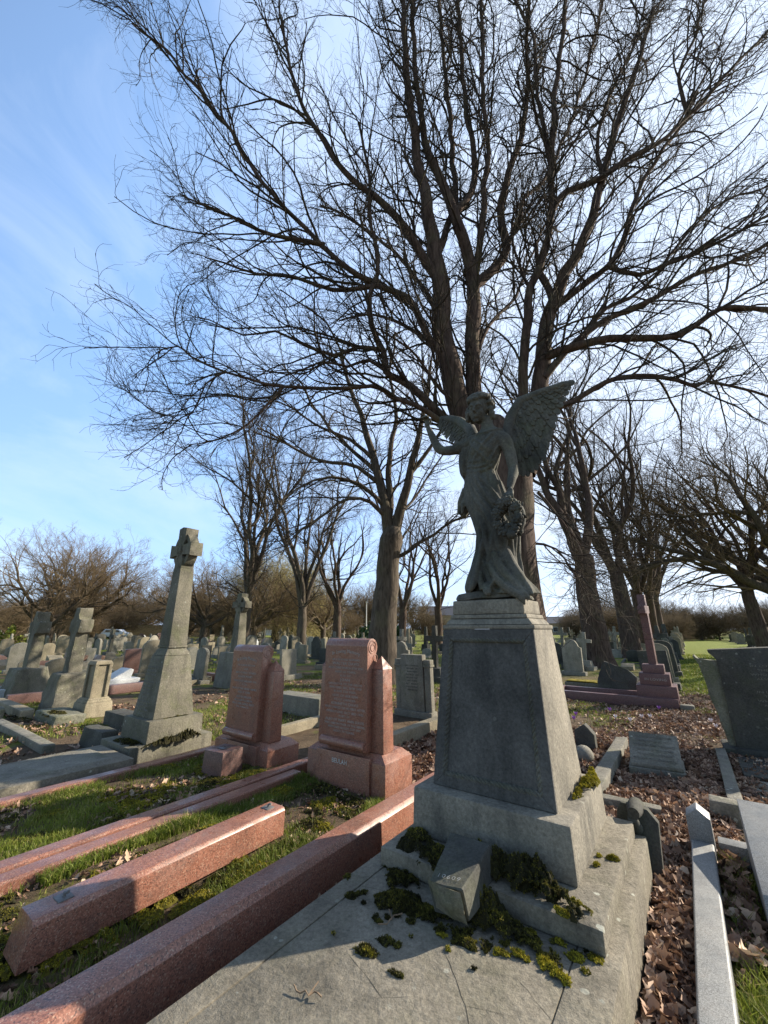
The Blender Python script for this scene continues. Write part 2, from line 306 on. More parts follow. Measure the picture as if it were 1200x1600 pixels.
# border and panels of the top, thin stones with open joints
s=MB(); bi=.11
s.box(x0+.004,x0+bi,y0,y1-.004,.27,.283,bev=.003).build('border','ledger_stone',t)
s=MB(); s.box(x1-bi-.06,x1-.004,y0,y1-.004,.27,.283,bev=.003).build('border','ledger_stone',t)
s=MB(); s.box(x0+bi+.006,x1-bi-.067,y0,y1-.004,.27,.281,bev=.003).build('paving','ledger_stone',t)
def jline(mb,P,w=.004,z=.2818):
    P=[atz(px,py,z) for px,py in P]; P=[(a-CA,b-CB) for a,b in P]; Q=[]
    for (ax_,ay_),(bx2,by2) in zip(P,P[1:]):
        k=max(2,int(math.hypot(bx2-ax_,by2-ay_)/.035))
        for i in range(k): f=i/k; Q.append((ax_+(bx2-ax_)*f+random.gauss(0,.002),ay_+(by2-ay_)*f+random.gauss(0,.002)))
    Q.append(P[-1]); prev=None
    for i,q in enumerate(Q):
        a=Q[max(0,i-1)]; c=Q[min(len(Q)-1,i+1)]; d=Vector((c[0]-a[0],c[1]-a[1])).normalized(); ww=w*random.uniform(.4,1.2)*(.5 if i in(0,len(Q)-1) else 1)
        pr=[mb.bm.verts.new((q[0]-d.y*ww*k,q[1]+d.x*ww*k,z)) for k in(-.5,.5)]
        if prev: mb.bm.faces.new((prev[0],pr[0],pr[1],prev[1]))
        prev=pr
s=MB()
for P,w in (([(545,1492),(570,1522),(597,1560)],.0022),([(696,1492),(712,1530),(728,1573),(734,1612)],.0035),([(728,1573),(760,1578),(793,1587)],.0015),
            ([(806,1525),(836,1562),(867,1600)],.0018),([(559,1384),(580,1387),(604,1393)],.0025),([(597,1560),(640,1557)],.0012)):
    s=MB(); jline(s,P,w); s.build('joint','joint_dirt',t)
t2=thing('pedestal','tall tapered grey pedestal with a rope-bordered panel, on the cracked ledger','pedestal',CA,CB,.28)
def Pz(z): return z-.28
MB().box(-1.66-CA,-.49-CA,2.25-CB,3.49-CB,Pz(.284),Pz(.375),bev=.01).build('step','ledger_stone',t2)
MB().box(-.48,.48,-.46,.46,Pz(.376),Pz(.63),tx=.008,ty=.008,bev=.016).build('plinth','monument_stone',t2)
# shaft with a sunk panel: body + raised margins
zb,zt=.631,1.60; hb,ht=(.385,.335),(.325,.22)
def SH(u,v,d=0):   # u -1..1 across, v 0..1 up, on the front face; d outward
    hx=hb[0]+(ht[0]-hb[0])*v; hy=hb[1]+(ht[1]-hb[1])*v; return Vector((u*hx,-hy-d,Pz(zb+(zt-zb)*v)))
s=MB(); s.box(-hb[0],hb[0],-hb[1],hb[1],Pz(zb),Pz(zt),tx=hb[0]-ht[0],ty=hb[1]-ht[1],bev=.007); s.build('shaft','monument_stone',t2)
shaft_o=t2.children[-1] if False else [c for c in bpy.data.objects if c.name=='shaft' and c.parent==t2][0]
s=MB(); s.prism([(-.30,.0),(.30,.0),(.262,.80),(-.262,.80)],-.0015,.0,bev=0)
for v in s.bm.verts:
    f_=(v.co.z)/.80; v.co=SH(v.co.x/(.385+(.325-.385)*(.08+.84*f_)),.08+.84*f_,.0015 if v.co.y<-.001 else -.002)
s.build('panel','shade_darkened_stone',shaft_o)  # panel colour darkened to carry the shade of the front
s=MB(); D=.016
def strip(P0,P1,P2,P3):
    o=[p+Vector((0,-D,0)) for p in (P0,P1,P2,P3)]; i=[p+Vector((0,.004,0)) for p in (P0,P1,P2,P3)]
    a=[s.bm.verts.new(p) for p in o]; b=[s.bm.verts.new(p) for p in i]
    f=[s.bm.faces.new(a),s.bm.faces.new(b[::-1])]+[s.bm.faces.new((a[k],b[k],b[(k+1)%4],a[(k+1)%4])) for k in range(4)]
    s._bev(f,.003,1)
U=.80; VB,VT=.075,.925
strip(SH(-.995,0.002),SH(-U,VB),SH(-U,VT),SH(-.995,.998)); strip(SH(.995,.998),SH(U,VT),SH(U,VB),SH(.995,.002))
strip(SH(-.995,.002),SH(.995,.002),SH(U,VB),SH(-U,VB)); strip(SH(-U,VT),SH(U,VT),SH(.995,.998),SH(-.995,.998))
s.build('margin','shade_darkened_stone',shaft_o)  # margin takes the same painted-in shade as the panel
s=MB()
c4=[SH(-U,VB,.004),SH(U,VB,.004),SH(U,VT,.004),SH(-U,VT,.004)]
for i in range(4):
    a,b=c4[i],c4[(i+1)%4]; ln=(b-a).length; d=(b-a)/ln; up=Vector((0,-1,0)); sd=d.cross(up)
    k=int(ln/.004)
    for ph in range(3):
        s.tube([a+d*(ln*j/k)+(up*math.cos(2*PI*(ln*j/k)/.09+ph*2.094)+sd*math.sin(2*PI*(ln*j/k)/.09+ph*2.094))*.009 for j in range(0,k+1,2)],.0095,6)
s.build('rope_border','statue_stone',shaft_o)
s=MB()
for k,ln in enumerate(('IN LOVING MEMORY','OF','','','','')): 
    if ln: textmesh(s,ln,0,-.292-.045*k*.0,Pz(1.40)-k*.075,.05)
s.bm.free() 
# cornice
s=MB(); s.box(-.333,.333,-.229,.229,Pz(1.601),Pz(1.628),bev=.009).build('cornice','monument_stone',t2)
s=MB(); s.box(-.322,.322,-.220,.220,Pz(1.629),Pz(1.672),tx=.034,ty=.026,bev=.014); s.box(-.283,.283,-.200,.200,Pz(1.673),Pz(1.70),tx=.006,ty=.005,bev=.006); s.build('moulding','monument_stone',t2)
# ================================================================ angel
ZS=1.701
ta=thing('angel_statue','life-size weathered stone angel holding a wreath, one arm raised, on the tall pedestal','statue',CA,CB,ZS)
s=MB(); s.box(-.265,.265,-.19,.19,0,.10,tx=.004,ty=.004,bev=.012); s.build('statue_base','monument_stone',ta,sub=3,rough=.004)
s=MB(); s.box(-.255,.255,-.18,.18,.101,.165,tx=.04,ty=.035,bev=.02,jit=.012); s.build('rock','statue_stone',ta,sub=5,rough=.03,seed=4)
z0=.14   # feet level in statue frame
secs=[(.0,.065,.02,.195,.18),(.05,.055,.02,.185,.175),(.14,.03,.02,.155,.155),(.28,.01,.02,.155,.145),(.48,.03,.01,.16,.135),(.62,.02,.01,.165,.135),(.76,.0,.01,.172,.135),(.9,-.01,.01,.155,.12),(1.0,-.02,.01,.128,.10),(1.12,.0,.0,.135,.105),(1.2,.015,-.005,.148,.108),(1.28,.035,.0,.158,.095),(1.335,.045,.005,.135,.08),(1.365,.05,.005,.08,.06),(1.40,.05,0,.05,.05),(1.47,.045,-.01,.045,.047)]
sa=np.array(secs); sa[:,1]+=np.interp(sa[:,0],[0,.3,.5,.78,.95,1.1,1.3],[0,.02,.03,-.02,-.03,-.01,0]); sa[4:9,3:]*=.96
def sec(z):
    f=[float(np.interp(z,sa[:,0],sa[:,i])) for i in range(1,5)]; return f
def BS(th,z,off=0):
    cx,cy,rx,ry=sec(z); return Vector((cx+(rx+off)*math.cos(th),cy-(ry+off)*math.sin(th),z0+z))
s=MB(); rings=[]; nt_=128; zs=np.linspace(0,1.47,150)
for z in zs:
    rg=[]
    for k in range(nt_):
        th=2*PI*k/nt_; A_=.024*max(0,1-z/.6)**.8+.005*(z<1.3)
        sh=th*1.0+z*1.4+.5*math.sin(z*5)
        d=A_*(math.sin(11*sh)+.6*math.sin(17*sh+1.3)+.3*math.sin(5*sh))
        fl=0
        if z<.35: # train swept to the viewer's right, and a bunch to the left
            e=(1-z/.35)**2
            fl=e*(.055*max(0,math.cos(th-.45))**3+.02*max(0,math.cos(th-PI+.2))**4)
        rg.append(s.bm.verts.new(BS(th,z,d+fl)))
    rings.append(rg)
for a,b in zip(rings,rings[1:]):
    for k in range(nt_): s.bm.faces.new((a[k],a[(k+1)%nt_],b[(k+1)%nt_],b[k]))
s.bm.faces.new(rings[0][::-1]); s.bm.faces.new(rings[-1])
def ridge(P,r=.012,off=.0,n=24):
    P=[(R(a),z) for a,z in P]; Q=[]
    for i in range(n+1):
        f=i/n*(len(P)-1); j=min(int(f),len(P)-2); u=f-j
        u2=u*u*(3-2*u) if False else u
        Q.append(BS(P[j][0]*(1-u2)+P[j+1][0]*u2,P[j][1]*(1-u2)+P[j+1][1]*u2,off))
    s.tube(Q,[(r*1.3*(.35+.65*math.sin(PI*(.12+.76*i/n)))) for i in range(n+1)],8)
# long folds falling from the waist across the thigh to the swept train
for P,r in (([(128,1.0),(112,.8),(92,.6),(68,.38),(42,.16),(20,.02)],.017),([(118,1.02),(98,.82),(78,.62),(54,.4),(34,.2),(12,.03)],.014),([(108,1.02),(84,.86),(60,.66),(38,.46),(20,.22),(6,.05)],.016),
            ([(98,1.02),(72,.9),(46,.76),(28,.6)],.012),([(140,.98),(130,.7),(112,.46),(88,.26),(62,.08),(45,.0)],.016),([(150,.95),(142,.65),(130,.42),(112,.2),(96,.02)],.014),
            ([(165,.9),(160,.6),(152,.35),(144,.0)],.014),([(178,.8),(174,.5),(172,.25),(168,.0)],.017),([(150,.36),(140,.22),(128,.1),(118,.0)],.014),([(120,.3),(104,.16),(88,.0)],.012),
            ([(150,1.03),(120,1.0),(90,.985),(60,.99),(30,1.03)],.013),([(150,1.06),(115,1.04),(85,1.02),(50,1.04),(30,1.07)],.010),([(140,1.1),(110,1.08),(80,1.07)],.007),
            ([(140,1.28),(115,1.2),(85,1.13),(55,1.06),(35,1.01)],.012),([(125,1.30),(98,1.235),(74,1.175),(54,1.12)],.008),
            ([(10,.9),(14,.6),(16,.3),(12,.02)],.014),([(350,.9),(352,.5),(350,.1)],.014),([(330,.95),(330,.5),(325,.05)],.016),([(230,1.2),(225,.7),(220,.1)],.018),([(270,1.2),(275,.7),(270,.1)],.018)):
    ridge(P,r)
# breasts, knee, hips
s.ball(BS(R(118),1.17,-.035),(.055,.045,.055)); s.ball(BS(R(62),1.17,-.035),(.055,.045,.055)); s.ball(BS(R(62),.5,-.05),(.07,.07,.12)); s.ball(BS(R(120),.72,-.06),(.08,.07,.16))
# cloth of the train: several overlapping folds running down from the knees
for P_,r_ in (([(.10,-.05,z0+.40),(.155,-.09,z0+.24),(.22,-.12,z0+.12),(.28,-.145,z0+.04),(.325,-.17,z0-.02)],[(.03,.04),(.045,.05),(.045,.05),(.03,.036),(.012,.018)]),
              ([(.06,-.12,z0+.30),(.12,-.15,z0+.17),(.20,-.165,z0+.07),(.27,-.185,z0-.01),(.31,-.19,z0-.05)],[(.02,.03),(.03,.04),(.03,.04),(.022,.03),(.01,.012)]),
              ([(.02,-.13,z0+.22),(.09,-.17,z0+.10),(.18,-.19,z0+.02),(.25,-.2,z0-.03),(.275,-.2,z0-.085)],[(.02,.03),(.026,.036),(.026,.036),(.02,.03),(.006,.008)]),
              ([(-.08,-.06,z0+.34),(-.10,-.09,z0+.22),(-.125,-.11,z0+.12),(-.15,-.12,z0+.06),(-.165,-.09,z0+.0)],[(.03,.03),(.036,.045),(.045,.05),(.036,.045),(.02,.03)]),
              ([(-.05,-.12,z0+.30),(-.07,-.15,z0+.18),(-.095,-.165,z0+.08),(-.135,-.16,z0+.03)],[(.016,.02),(.022,.03),(.025,.03),(.012,.02)]),
              ([(-.05,-.13,z0+.2),(-.04,-.165,z0+.1),(-.02,-.185,z0+.03)],[(.014,.02),(.02,.024),(.02,.02)])):
    s.tube(P_,r_,12,fine=7)
s.tube([(-.0,-.14,z0+.06),(.02,-.195,z0+.02),(.04,-.22,z0-.005)],[.04,.032,.016],10,fine=4)
# neck opening rolls
ridge([(165,1.335),(130,1.325),(90,1.31),(50,1.325),(15,1.335)],.009,-.0)
# arms.  raised right arm (viewer's left)
shR=Vector((-.085,.0,z0+1.29)); elR=Vector((-.375,-.02,z0+1.285)); wrR=Vector((-.495,-.05,z0+1.545))
s.tube([shR+Vector((.05,0,0)),shR,Vector((-.19,0,z0+1.275)),Vector((-.28,-.01,z0+1.272)),elR],[.07,.068,.052,.044,.040],14,fine=5)
s.tube([elR+Vector((.02,0,-.005)),elR+Vector((-.03,-.005,.03)),Vector((-.445,-.03,z0+1.40)),wrR],[.038,.042,.036,.024],14,fine=5)
s.ball(wrR+Vector((-.005,-.005,.04)),(.028,.018,.038)); 
for k,(dx,ln) in enumerate(((-.026,.055),(-.010,.066),(.006,.062),(.02,.05))):
    b0=wrR+Vector((dx*.9,-.005,.062)); s.tube([b0,b0+Vector((dx*.15,-.018,ln*.5)),b0+Vector((dx*.1,-.042,ln*.62)),b0+Vector((dx*.1,-.052,ln*.3))],[.0095,.009,.0085,.007],8)
b0=wrR+Vector((.024,-.01,.02)); s.tube([b0,b0+Vector((.022,-.02,.022)),b0+Vector((.02,-.035,.042))],[.011,.009,.007],8)
# sleeve opening and cloth hanging behind from the raised arm
s.tube([(-.10,.02,z0+1.30),(-.17,.02,z0+1.2),(-.195,.03,z0+1.08),(-.18,.05,z0+.98),(-.2,.05,z0+.86),(-.23,.05,z0+.74),(-.235,.04,z0+.66)],[(.05,.08),(.06,.075),(.045,.07),(.03,.06),(.04,.07),(.05,.07),(.02,.035)],14,fine=6)
s.tube([(-.16,-.03,z0+1.24),(-.18,-.03,z0+1.1),(-.2,0,z0+1.0)],[.02,.018,.01],8); s.tube([(-.2,-.0,z0+.9),(-.235,-.02,z0+.78),(-.26,.0,z0+.68)],[.014,.02,.015],8); s.tube([(-.19,.0,z0+.84),(-.205,-.03,z0+.74),(-.215,-.03,z0+.67)],[.012,.02,.012],8)
# lowered left arm (viewer's right)
shL=Vector((.175,.0,z0+1.235)); elL=Vector((.232,-.01,z0+.965)); wrL=Vector((.225,-.13,z0+.77))
s.tube([Vector((.11,.0,z0+1.285)),shL,Vector((.212,.0,z0+1.12)),elL],[.062,.062,.047,.040],14,fine=5)
s.tube([elL+Vector((0,0,.02)),elL+Vector((.0,-.02,-.04)),Vector((.232,-.08,z0+.86)),wrL],[.039,.041,.034,.024],14,fine=5)
s.ball(wrL+Vector((.01,-.02,-.035)),(.026,.022,.04))
for k in range(4):
    b0=wrL+Vector((-.012+.014*k,-.035,-.045)); s.tube([b0,b0+Vector((.004,-.024,-.02)),b0+Vector((.006,-.028,-.052+.004*abs(k-1))),b0+Vector((.006,-.008,-.07+.004*k))],[.0095,.009,.0085,.007],8)
b0=wrL+Vector((-.02,-.01,-.03)); s.tube([b0,b0+Vector((-.016,-.02,-.02)),b0+Vector((-.012,-.03,-.045))],[.011,.009,.007],8)
# head, turned and bent towards the viewer's left
hc=Vector((.0,-.045,z0+1.555)); HR=Matrix.Rotation(R(-2),3,'Z')@Matrix.Rotation(R(17),3,'X')@Matrix.Rotation(R(8),3,'Y')
def H(x,y,z): return hc+HR@Vector((x,y,z))
s.ball(H(0,.01,.02),(.082,.098,.098),3,HR); s.ball(H(0,-.035,-.042),(.062,.060,.070),3,HR)   # skull and jaw
s.ball(H(0,-.075,-.098),(.022,.018,.016),2,HR)                                                 # chin
s.tube([H(0,-.092,.025),H(0,-.104,-.005),H(0,-.112,-.026)],[.009,.012,.015],8)                # nose
for sx_ in(-1,1):
    s.tube([H(.012*sx_,-.093,.030),H(.036*sx_,-.088,.034),H(.058*sx_,-.070,.026)],[.006,.007,.005],8)   # brow
    s.ball(H(.031*sx_,-.077,.008),(.019,.013,.013),2,HR); s.ball(H(.036*sx_,-.064,-.032),(.028,.024,.032),2,HR)
s.tube([H(-.024,-.088,-.062),H(0,-.099,-.060),H(.024,-.088,-.062)],[.004,.007,.004],6); s.tube([H(-.018,-.086,-.072),H(0,-.096,-.073),H(.018,-.086,-.072)],[.004,.0075,.004],6)
s.tube([Vector((.05,0,z0+1.38)),Vector((.045,-.005,z0+1.44)),H(.01,.02,-.05)],[.055,.048,.05],12)
s2=random.Random(5)
for i in range(260):     # waved hair to the nape
    a=s2.uniform(-PI,PI); e=s2.uniform(-.55,1.5); d=Vector((math.sin(a)*math.cos(e),math.cos(a)*math.cos(e),math.sin(e)))
    if d.y<-.28 and d.z<.52: continue
    r_=s2.uniform(.016,.028); c=H(d.x*.104,.022+d.y*.112,.030+d.z*.108)
    s.ball(c,(r_*1.3,r_,r_),1,HR)
for i in range(60):
    a=s2.uniform(-1,1)*1.9; d=Vector((math.sin(a),math.cos(a),0)); c=H(d.x*.108,.02+d.y*.10,-.03-s2.random()*.05); s.ball(c,s2.uniform(.018,.028),1)
me_o=s.build('figure','statue_stone',ta,smooth=True)
rm=me_o.modifiers.new('r','REMESH'); rm.mode='VOXEL'; rm.voxel_size=.0062; rm.use_smooth_shade=True
sm=me_o.modifiers.new('s','SMOOTH'); sm.factor=.5; sm.iterations=1
# wings: a shoulder bone with three layers of overlapping feathers
def wing(bone,tips,name):
    s=MB(); nb=len(bone)
    def bp(f):
        f=f*(nb-1); j=min(int(f),nb-2); return bone[j].lerp(bone[j+1],f-j)
    def tp(f):
        f=f*(len(tips)-1); j=min(int(f),len(tips)-2); return tips[j].lerp(tips[j+1],f-j)
    nrm=(bone[nb//2]-bone[0]).cross(tips[len(tips)//2]-bone[0]).normalized()
    if nrm.y>0: nrm=-nrm
    for layer,(n,k0,k1,w,off) in enumerate(((19,.10,1.0,.034,0),(19,.04,.74,.030,.012),(19,.0,.52,.027,.022),(18,-.02,.34,.024,.031),(18,-.02,.2,.02,.038))):
        for i in range(n):
            f=(i+.5)/n; B=bp(min(1,f*.96+.02)); T=tp(f); d=T-B; a=B+d*k0; e=B+d*k1*random.uniform(.96,1.03); q=(e-a)
            side=nrm.cross(q).normalized(); bend=side*q.length*.06
            P=[a+q*u+bend*math.sin(u*PI)+nrm*(off+.004*math.sin(i*2.4)) for u in (0,.15,.35,.6,.8,.93,1)]
            s.tube(P,[(.007,w*x) for x in (.6,.85,1,1,.95,.75,.3)],10,flat=nrm)
            s.tube([p+nrm*.007 for p in P[:-1]],[.0022]*6,5)
    s.tube([b+nrm*.02 for b in bone],[.045,.05,.045,.034,.024][:nb] if nb==5 else [.04]*nb,12)
    return s.build(name,'statue_stone',ta,smooth=False)
def SLp(px,py,yl):
    a,z=atb(px,py,CB+yl); return Vector((a-CA,yl,z-ZS))
wing([SLp(790,690,.10),SLp(798,655,.17),SLp(812,630,.22),SLp(845,616,.27),SLp(880,603,.32)],
     [SLp(806,742,.12),SLp(822,744,.15),SLp(838,738,.18),SLp(850,722,.20),SLp(858,702,.23),SLp(864,682,.25),SLp(872,658,.28),SLp(881,634,.30),SLp(891,612,.33),SLp(900,592,.35)],'wing')
wing([SLp(745,686,.10),SLp(738,672,.22),SLp(722,660,.36),SLp(706,655,.50),SLp(692,655,.62)],
     [SLp(738,716,.14),SLp(722,706,.22),SLp(708,694,.34),SLp(698,685,.48),SLp(689,675,.60),SLp(683,664,.70)],'wing')
# wreath
s=MB(); wc=Vector((.225,-.19,z0+.53))
for i in range(170):
    a=2*PI*i/170+random.uniform(-.05,.05); rr=random.uniform(.66,1.32); c=wc+Vector((math.sin(a)*.076*rr,random.uniform(-.05,.03),math.cos(a)*.108*rr))
    if i%3==0: s.ball(c,random.uniform(.018,.030),1)
    else:
        q=Vector((random.uniform(-1,1),random.uniform(-1.4,.1),random.uniform(-1,1))).normalized(); s.tube([c,c+q*.026,c+q*.05],[(.004,.008),(.005,.020),(.002,.003)],6,flat=q.orthogonal())
for i in range(8):
    a=i*.8+.2; c=wc+Vector((math.sin(a)*.080,-.055,math.cos(a)*.115)); s.ball(c,.022,2)
    for k in range(6): s.ball(c+Vector((math.cos(k*1.047)*.024,-.005,math.sin(k*1.047)*.024)),(.016,.010,.016),1)
s.ball(wc+Vector((0.02,-.05,-.135)),.036,2)
s.tube([wc+Vector((math.sin(2*PI*i/24)*.078,0,math.cos(2*PI*i/24)*.110)) for i in range(25)],.036,8,cap=False)
s.build('wreath','statue_stone',ta,smooth=True)
# ================================================================ broken numbered stone against the plinth
FA,FB=-1.18,2.25
t=thing('broken_kerb_stone','broken dark stone block stencilled 10609, leaning on the pedestal among moss','stone fragment',FA,FB,.283)
def fp(px,py,b): a,z=atb(px,py,b); return Vector((a-FA,b-FB,z-.283))
BLk,BRk,FLk,FRk=fp(704,1300,2.40),fp(766,1318,2.38),fp(669,1379,2.02),fp(722,1392,2.00)
nv=(BRk-BLk).cross(FLk-BLk).normalized(); nv=nv if nv.z<0 else -nv; dn=nv*.135
s=MB(); top=[FLk,FRk,BRk,BLk]; v=[s.bm.verts.new(p) for p in top]+[s.bm.verts.new(p+dn+q) for p,q in zip(top,(Vector((.0,.015,.0)),Vector((.0,.015,.0)),Vector((.03,0,0)),Vector((.0,0,0))))]
f=[s.bm.faces.new([v[i] for i in q]) for q in ((0,1,2,3),(7,6,5,4),(0,4,5,1),(1,5,6,2),(2,6,7,3),(3,7,4,0))]; s._bev(f,.006,1)
s.build('block','dark_stone',t,sub=4,rough=.007)
s=MB(); cf=(FLk+FRk)*.5+dn*.5
v=[s.bm.verts.new(p) for p in (FLk+Vector((.004,-.004,-.004)),FRk+Vector((-.004,-.004,-.004)),FRk+dn*.5+Vector((-.004,-.010,0)),FRk+dn*.97+Vector((-.006,.006,0)),FLk+dn*.95+Vector((.006,.006,0)))]; q=s.bm.verts.new(cf+Vector((.0,-.022,.0)))
for i in range(5): s.bm.faces.new((v[i],v[(i+1)%5],q))
s.bm.faces.new(v[::-1]); s.build('broken_face','cross_stone',t,sub=4,rough=.022,seed=3)
s=MB(); textmesh(s,'10609',0,0,0,.036,1.25,.125); ux=(FRk-FLk).normalized(); uy=((BLk+BRk)-(FLk+FRk)).normalized(); oc=(FLk+FRk)*.5+uy*.055-nv*.006
for v in s.bm.verts: v.co=oc+ux*v.co.x*1.0+uy*v.co.z
s.build('number','lettering',t)
# carved end stone leaning on the ledger behind the pedestal
t=thing('scroll_tablet','small dark carved tablet with a scroll on top, tilted against the ledger behind the pedestal','broken tablet',-.51,3.62,0,lean=(-6,5))
s=MB(); s.prism([(-.125,-.05),(.135,-.05),(.12,.36),(.06,.42),(-.10,.42),(-.125,.36)],-.035,.035,bev=.008); s.build('tablet','dark_stone',t,sub=2,rough=.004)
s=MB(); s.tube([(-.01,-.15,.40),(-.01,-.06,.41),(-.01,.05,.41)],[.035,.05,.05],14); s.tube([(-.02,-.14,.37),(-.01,-.06,.30)],[.03,.045],12); s.build('scroll','dark_stone',t)
# ================================================================ red kerbs on the left
def kerb(name,label,a0,a1,b0,b1,z,mat,group=None,cham=.02,z0=-.05,rot=0,cat='grave kerb'):
    ca,cb=(a0+a1)/2,(b0+b1)/2; t=thing(name,label,cat,ca,cb,0,rot,group); w=(a1-a0)/2; h=(b1-b0)/2
    MB().prism([(-w,z0),(w,z0),(w,z-cham),(w-cham,z),(-w+cham,z),(-w,z-cham)],-h,h,bev=.004).build('kerb_stone',mat,t)
    return t
kerb('granite_kerb','long polished red granite kerb beside the wide grey ledger',-2.235,-2.035,.2,3.98,.27,'red_granite',cham=.03)
t=thing('fallen_kerb','loose red granite kerb bar with metal dowels lying on the grass between two kerbs','fallen kerb',-2.85,1.70,.0,rot=1.0)
s=MB(); s.prism([(-.112,.085),(.095,.075),(.098,.24),(.080,.262),(-.082,.265),(-.10,.245)],-.79,.79,bev=.005)
for v in s.bm.verts:
    if v.co.y<-.7 and v.co.z>.15: v.co.y+=.02
    if v.co.y<-.7 and v.co.z<.15: v.co.y-=.01
s.build('bar','red_granite',t)
for yy in (-.62,.70):
    s=MB(); s.box(-.045,.035,yy-.035,yy+.035,.258,.268,bev=.003).build('dowel_plate','metal',t); s=MB(); s.tube([(0,yy,.26),(0,yy,.285),(.02,yy+.01,.29)],.008,8).build('dowel','metal',t)
kerb('granite_kerb','low red granite kerb nearer side of the twin kerb, left of the fallen bar',-3.77,-3.63,.2,3.47,.115,'red_granite',cham=.012)
kerb('granite_kerb','low red granite kerb farther side of the twin kerb, below the smaller scroll headstone',-3.945,-3.80,.2,4.3,.125,'red_granite',cham=.012)
kerb('granite_kerb','narrow red granite kerb along the grey ledger of the tall stone cross',-5.33,-5.19,.2,3.9,.12,'red_granite',cham=.012)
MBx=MB
# ================================================================ scroll headstones
def scroll_headstone(label,ca,cb,zoff,lines,word,ins_mat,sc_=1.0):
    t=thing('scroll_headstone',label,'headstone',ca,cb,zoff)
    s=MB(); bw=.53
    s.box(-bw,bw,-.02,.46,-.15,.335,bev=.006); s.box(-bw+.002,bw-.002,-.018,.458,.336,.40,tx=.085,ty=.06,bev=.004)
    base_o=s.build('base','red_granite',t)
    s=MB(); s.box(-.36,.36,-.055,-.012,-.1,.37,bev=.006).build('base_panel','red_granite',base_o)
    for sx_ in(-1,1):
        s=MB(); xa,xb=(.27*sx_,.455*sx_); x0_,x1_=min(xa,xb),max(xa,xb)
        s.box(x0_,x1_,.055,.235,.40,1.19,tx=.012,ty=.006,bev=.012); s.bm.faces.ensure_lookup_table()
        cx=(x0_+x1_)/2; a=[s.bm.verts.new((cx+dx*.082,.145+dy*.086,1.191)) for dx,dy in((-1,-1),(1,-1),(1,1),(-1,1))]; q=s.bm.verts.new((cx,.145,1.32))
        for k in range(4): s.bm.faces.new((a[k],a[(k+1)%4],q))
        s.bm.faces.new(a[::-1]); s.build('pylon','red_granite',t)
    # central slab whose top rolls back as a scroll
    s=MB(); pr=[(-.03,.41),(.19,.41),(.19,1.16)]+[(.115-.0,1.20)]+[(.085+.085*math.cos(u),1.43+.085*math.sin(u)) for u in np.linspace(R(-60),R(180),20)]
    pr=[(-.03+.0,.41),(.20,.41),(.20,1.18),(.125,1.27),(.11,1.33)]+[(.055+.09*math.cos(u),1.41+.09*math.sin(u)) for u in np.linspace(R(-35),R(172),20)]+[(-.03,1.36)]
    s.prism(pr,-.305,.305,bev=.004,ax='x'); slab_o=s.build('scroll_slab','red_granite',t)
    for sx_ in(-1,1):
        s=MB()
        for r_,yz in((.064,(.055,1.41)),(.036,(.06,1.405)),(.036,(.105,1.30))):
            s.tube([(sx_*.306,yz[0]+r_*math.cos(u),yz[1]+r_*math.sin(u)) for u in np.linspace(0,2*PI,25)],.0045,6,cap=False)
        s.build('scroll_carving','red_granite',slab_o)
    s=MB(); s.tube([(-.30,-.045,.462),(.30,-.045,.462)],.045,20); s.tube([(-.302,-.045,.462),(-.306,-.045,.462)],.028,14); s.tube([(.302,-.045,.462),(.31,-.045,.462)],.028,14); s.build('bottom_roll','red_granite',t)
    s=MB()
    for ln,z,h,w in lines: textmesh(s,ln,0,-.0315,z,h,1.08,w,arc=(.03 if h>.05 and z>1.3 else 0))
    s.build('inscription',ins_mat,slab_o)
    if word:
        s=MB(); textmesh(s,word,-.03,-.0565,.29,.062,1.05,.2); s.build('name_inscription','lettering',base_o)
    return t
D=[('In Loving Memory',1.335,.055,.40),('OF A DEVOTED HUSBAND',1.275,.028,.40),('WALTER DAVIS',1.235,.040,.38),('WHO DIED MARCH 8TH 1931',1.19,.03,.50),('AGED 66 YEARS.',1.15,.03,.30),('ALSO OF',1.11,.028,.15),('JOAN',1.068,.038,.14),('DAUGHTER OF THE ABOVE',1.025,.03,.48),('WHO DIED DEC 20TH 1909',.988,.03,.46),('IN HER 5TH YEAR.',.95,.03,.32),('ALSO OF HER SON',.908,.032,.36),('PILOT OFFICER',.868,.030,.30),('KENNETH DAVIS',.828,.038,.38),('WHO PASSED TO HIS REST AFTER',.788,.032,.56),('OPERATIONS OCT 3RD 1943',.745,.032,.52),('AGED 24.',.71,.026,.16),('ALSO OF MARY ANN DAVIS',.668,.036,.54),('WIFE AND MOTHER OF THE ABOVE',.63,.030,.56),('WHO DIED AUGUST 21ST 1947',.596,.030,.46),('AGED 79 YEARS.',.562,.030,.30)]
scroll_headstone('larger red granite scroll headstone carved BEULAH on its base, left of the angel pedestal',-3.08,3.55,.0,D,'BEULAH','faded_lettering')
D2=[('In Loving Memory',1.31,.055,.40),('OF A DEAR MOTHER',1.25,.03,.36),('OUR',1.205,.03,.08),('BELOVED ONES',1.16,.03,.42),('ELLEN MARY',1.115,.034,.30),('WHO DIED JANUARY 4TH',1.06,.030,.46),('1926',1.02,.03,.10),('ALSO OF THE ABOVE NAMED',.97,.030,.50),('AGED 51 YEARS.',.93,.03,.26),('ALSO OF HER SON',.875,.032,.30),('WHO DIED IN LONDON',.835,.03,.36),('MAY HER SOUL REST',.795,.034,.44),('IN PEACE.',.76,.026,.26)]
scroll_headstone('smaller red granite scroll headstone behind the low block, between stone cross and BEULAH stone',-4.66,3.42,-.10,D2,None,'faded_lettering')
t=thing('vase_block','squat red granite vase block in front of the smaller scroll headstone','vase block',-4.47,3.05,0,rot=8)
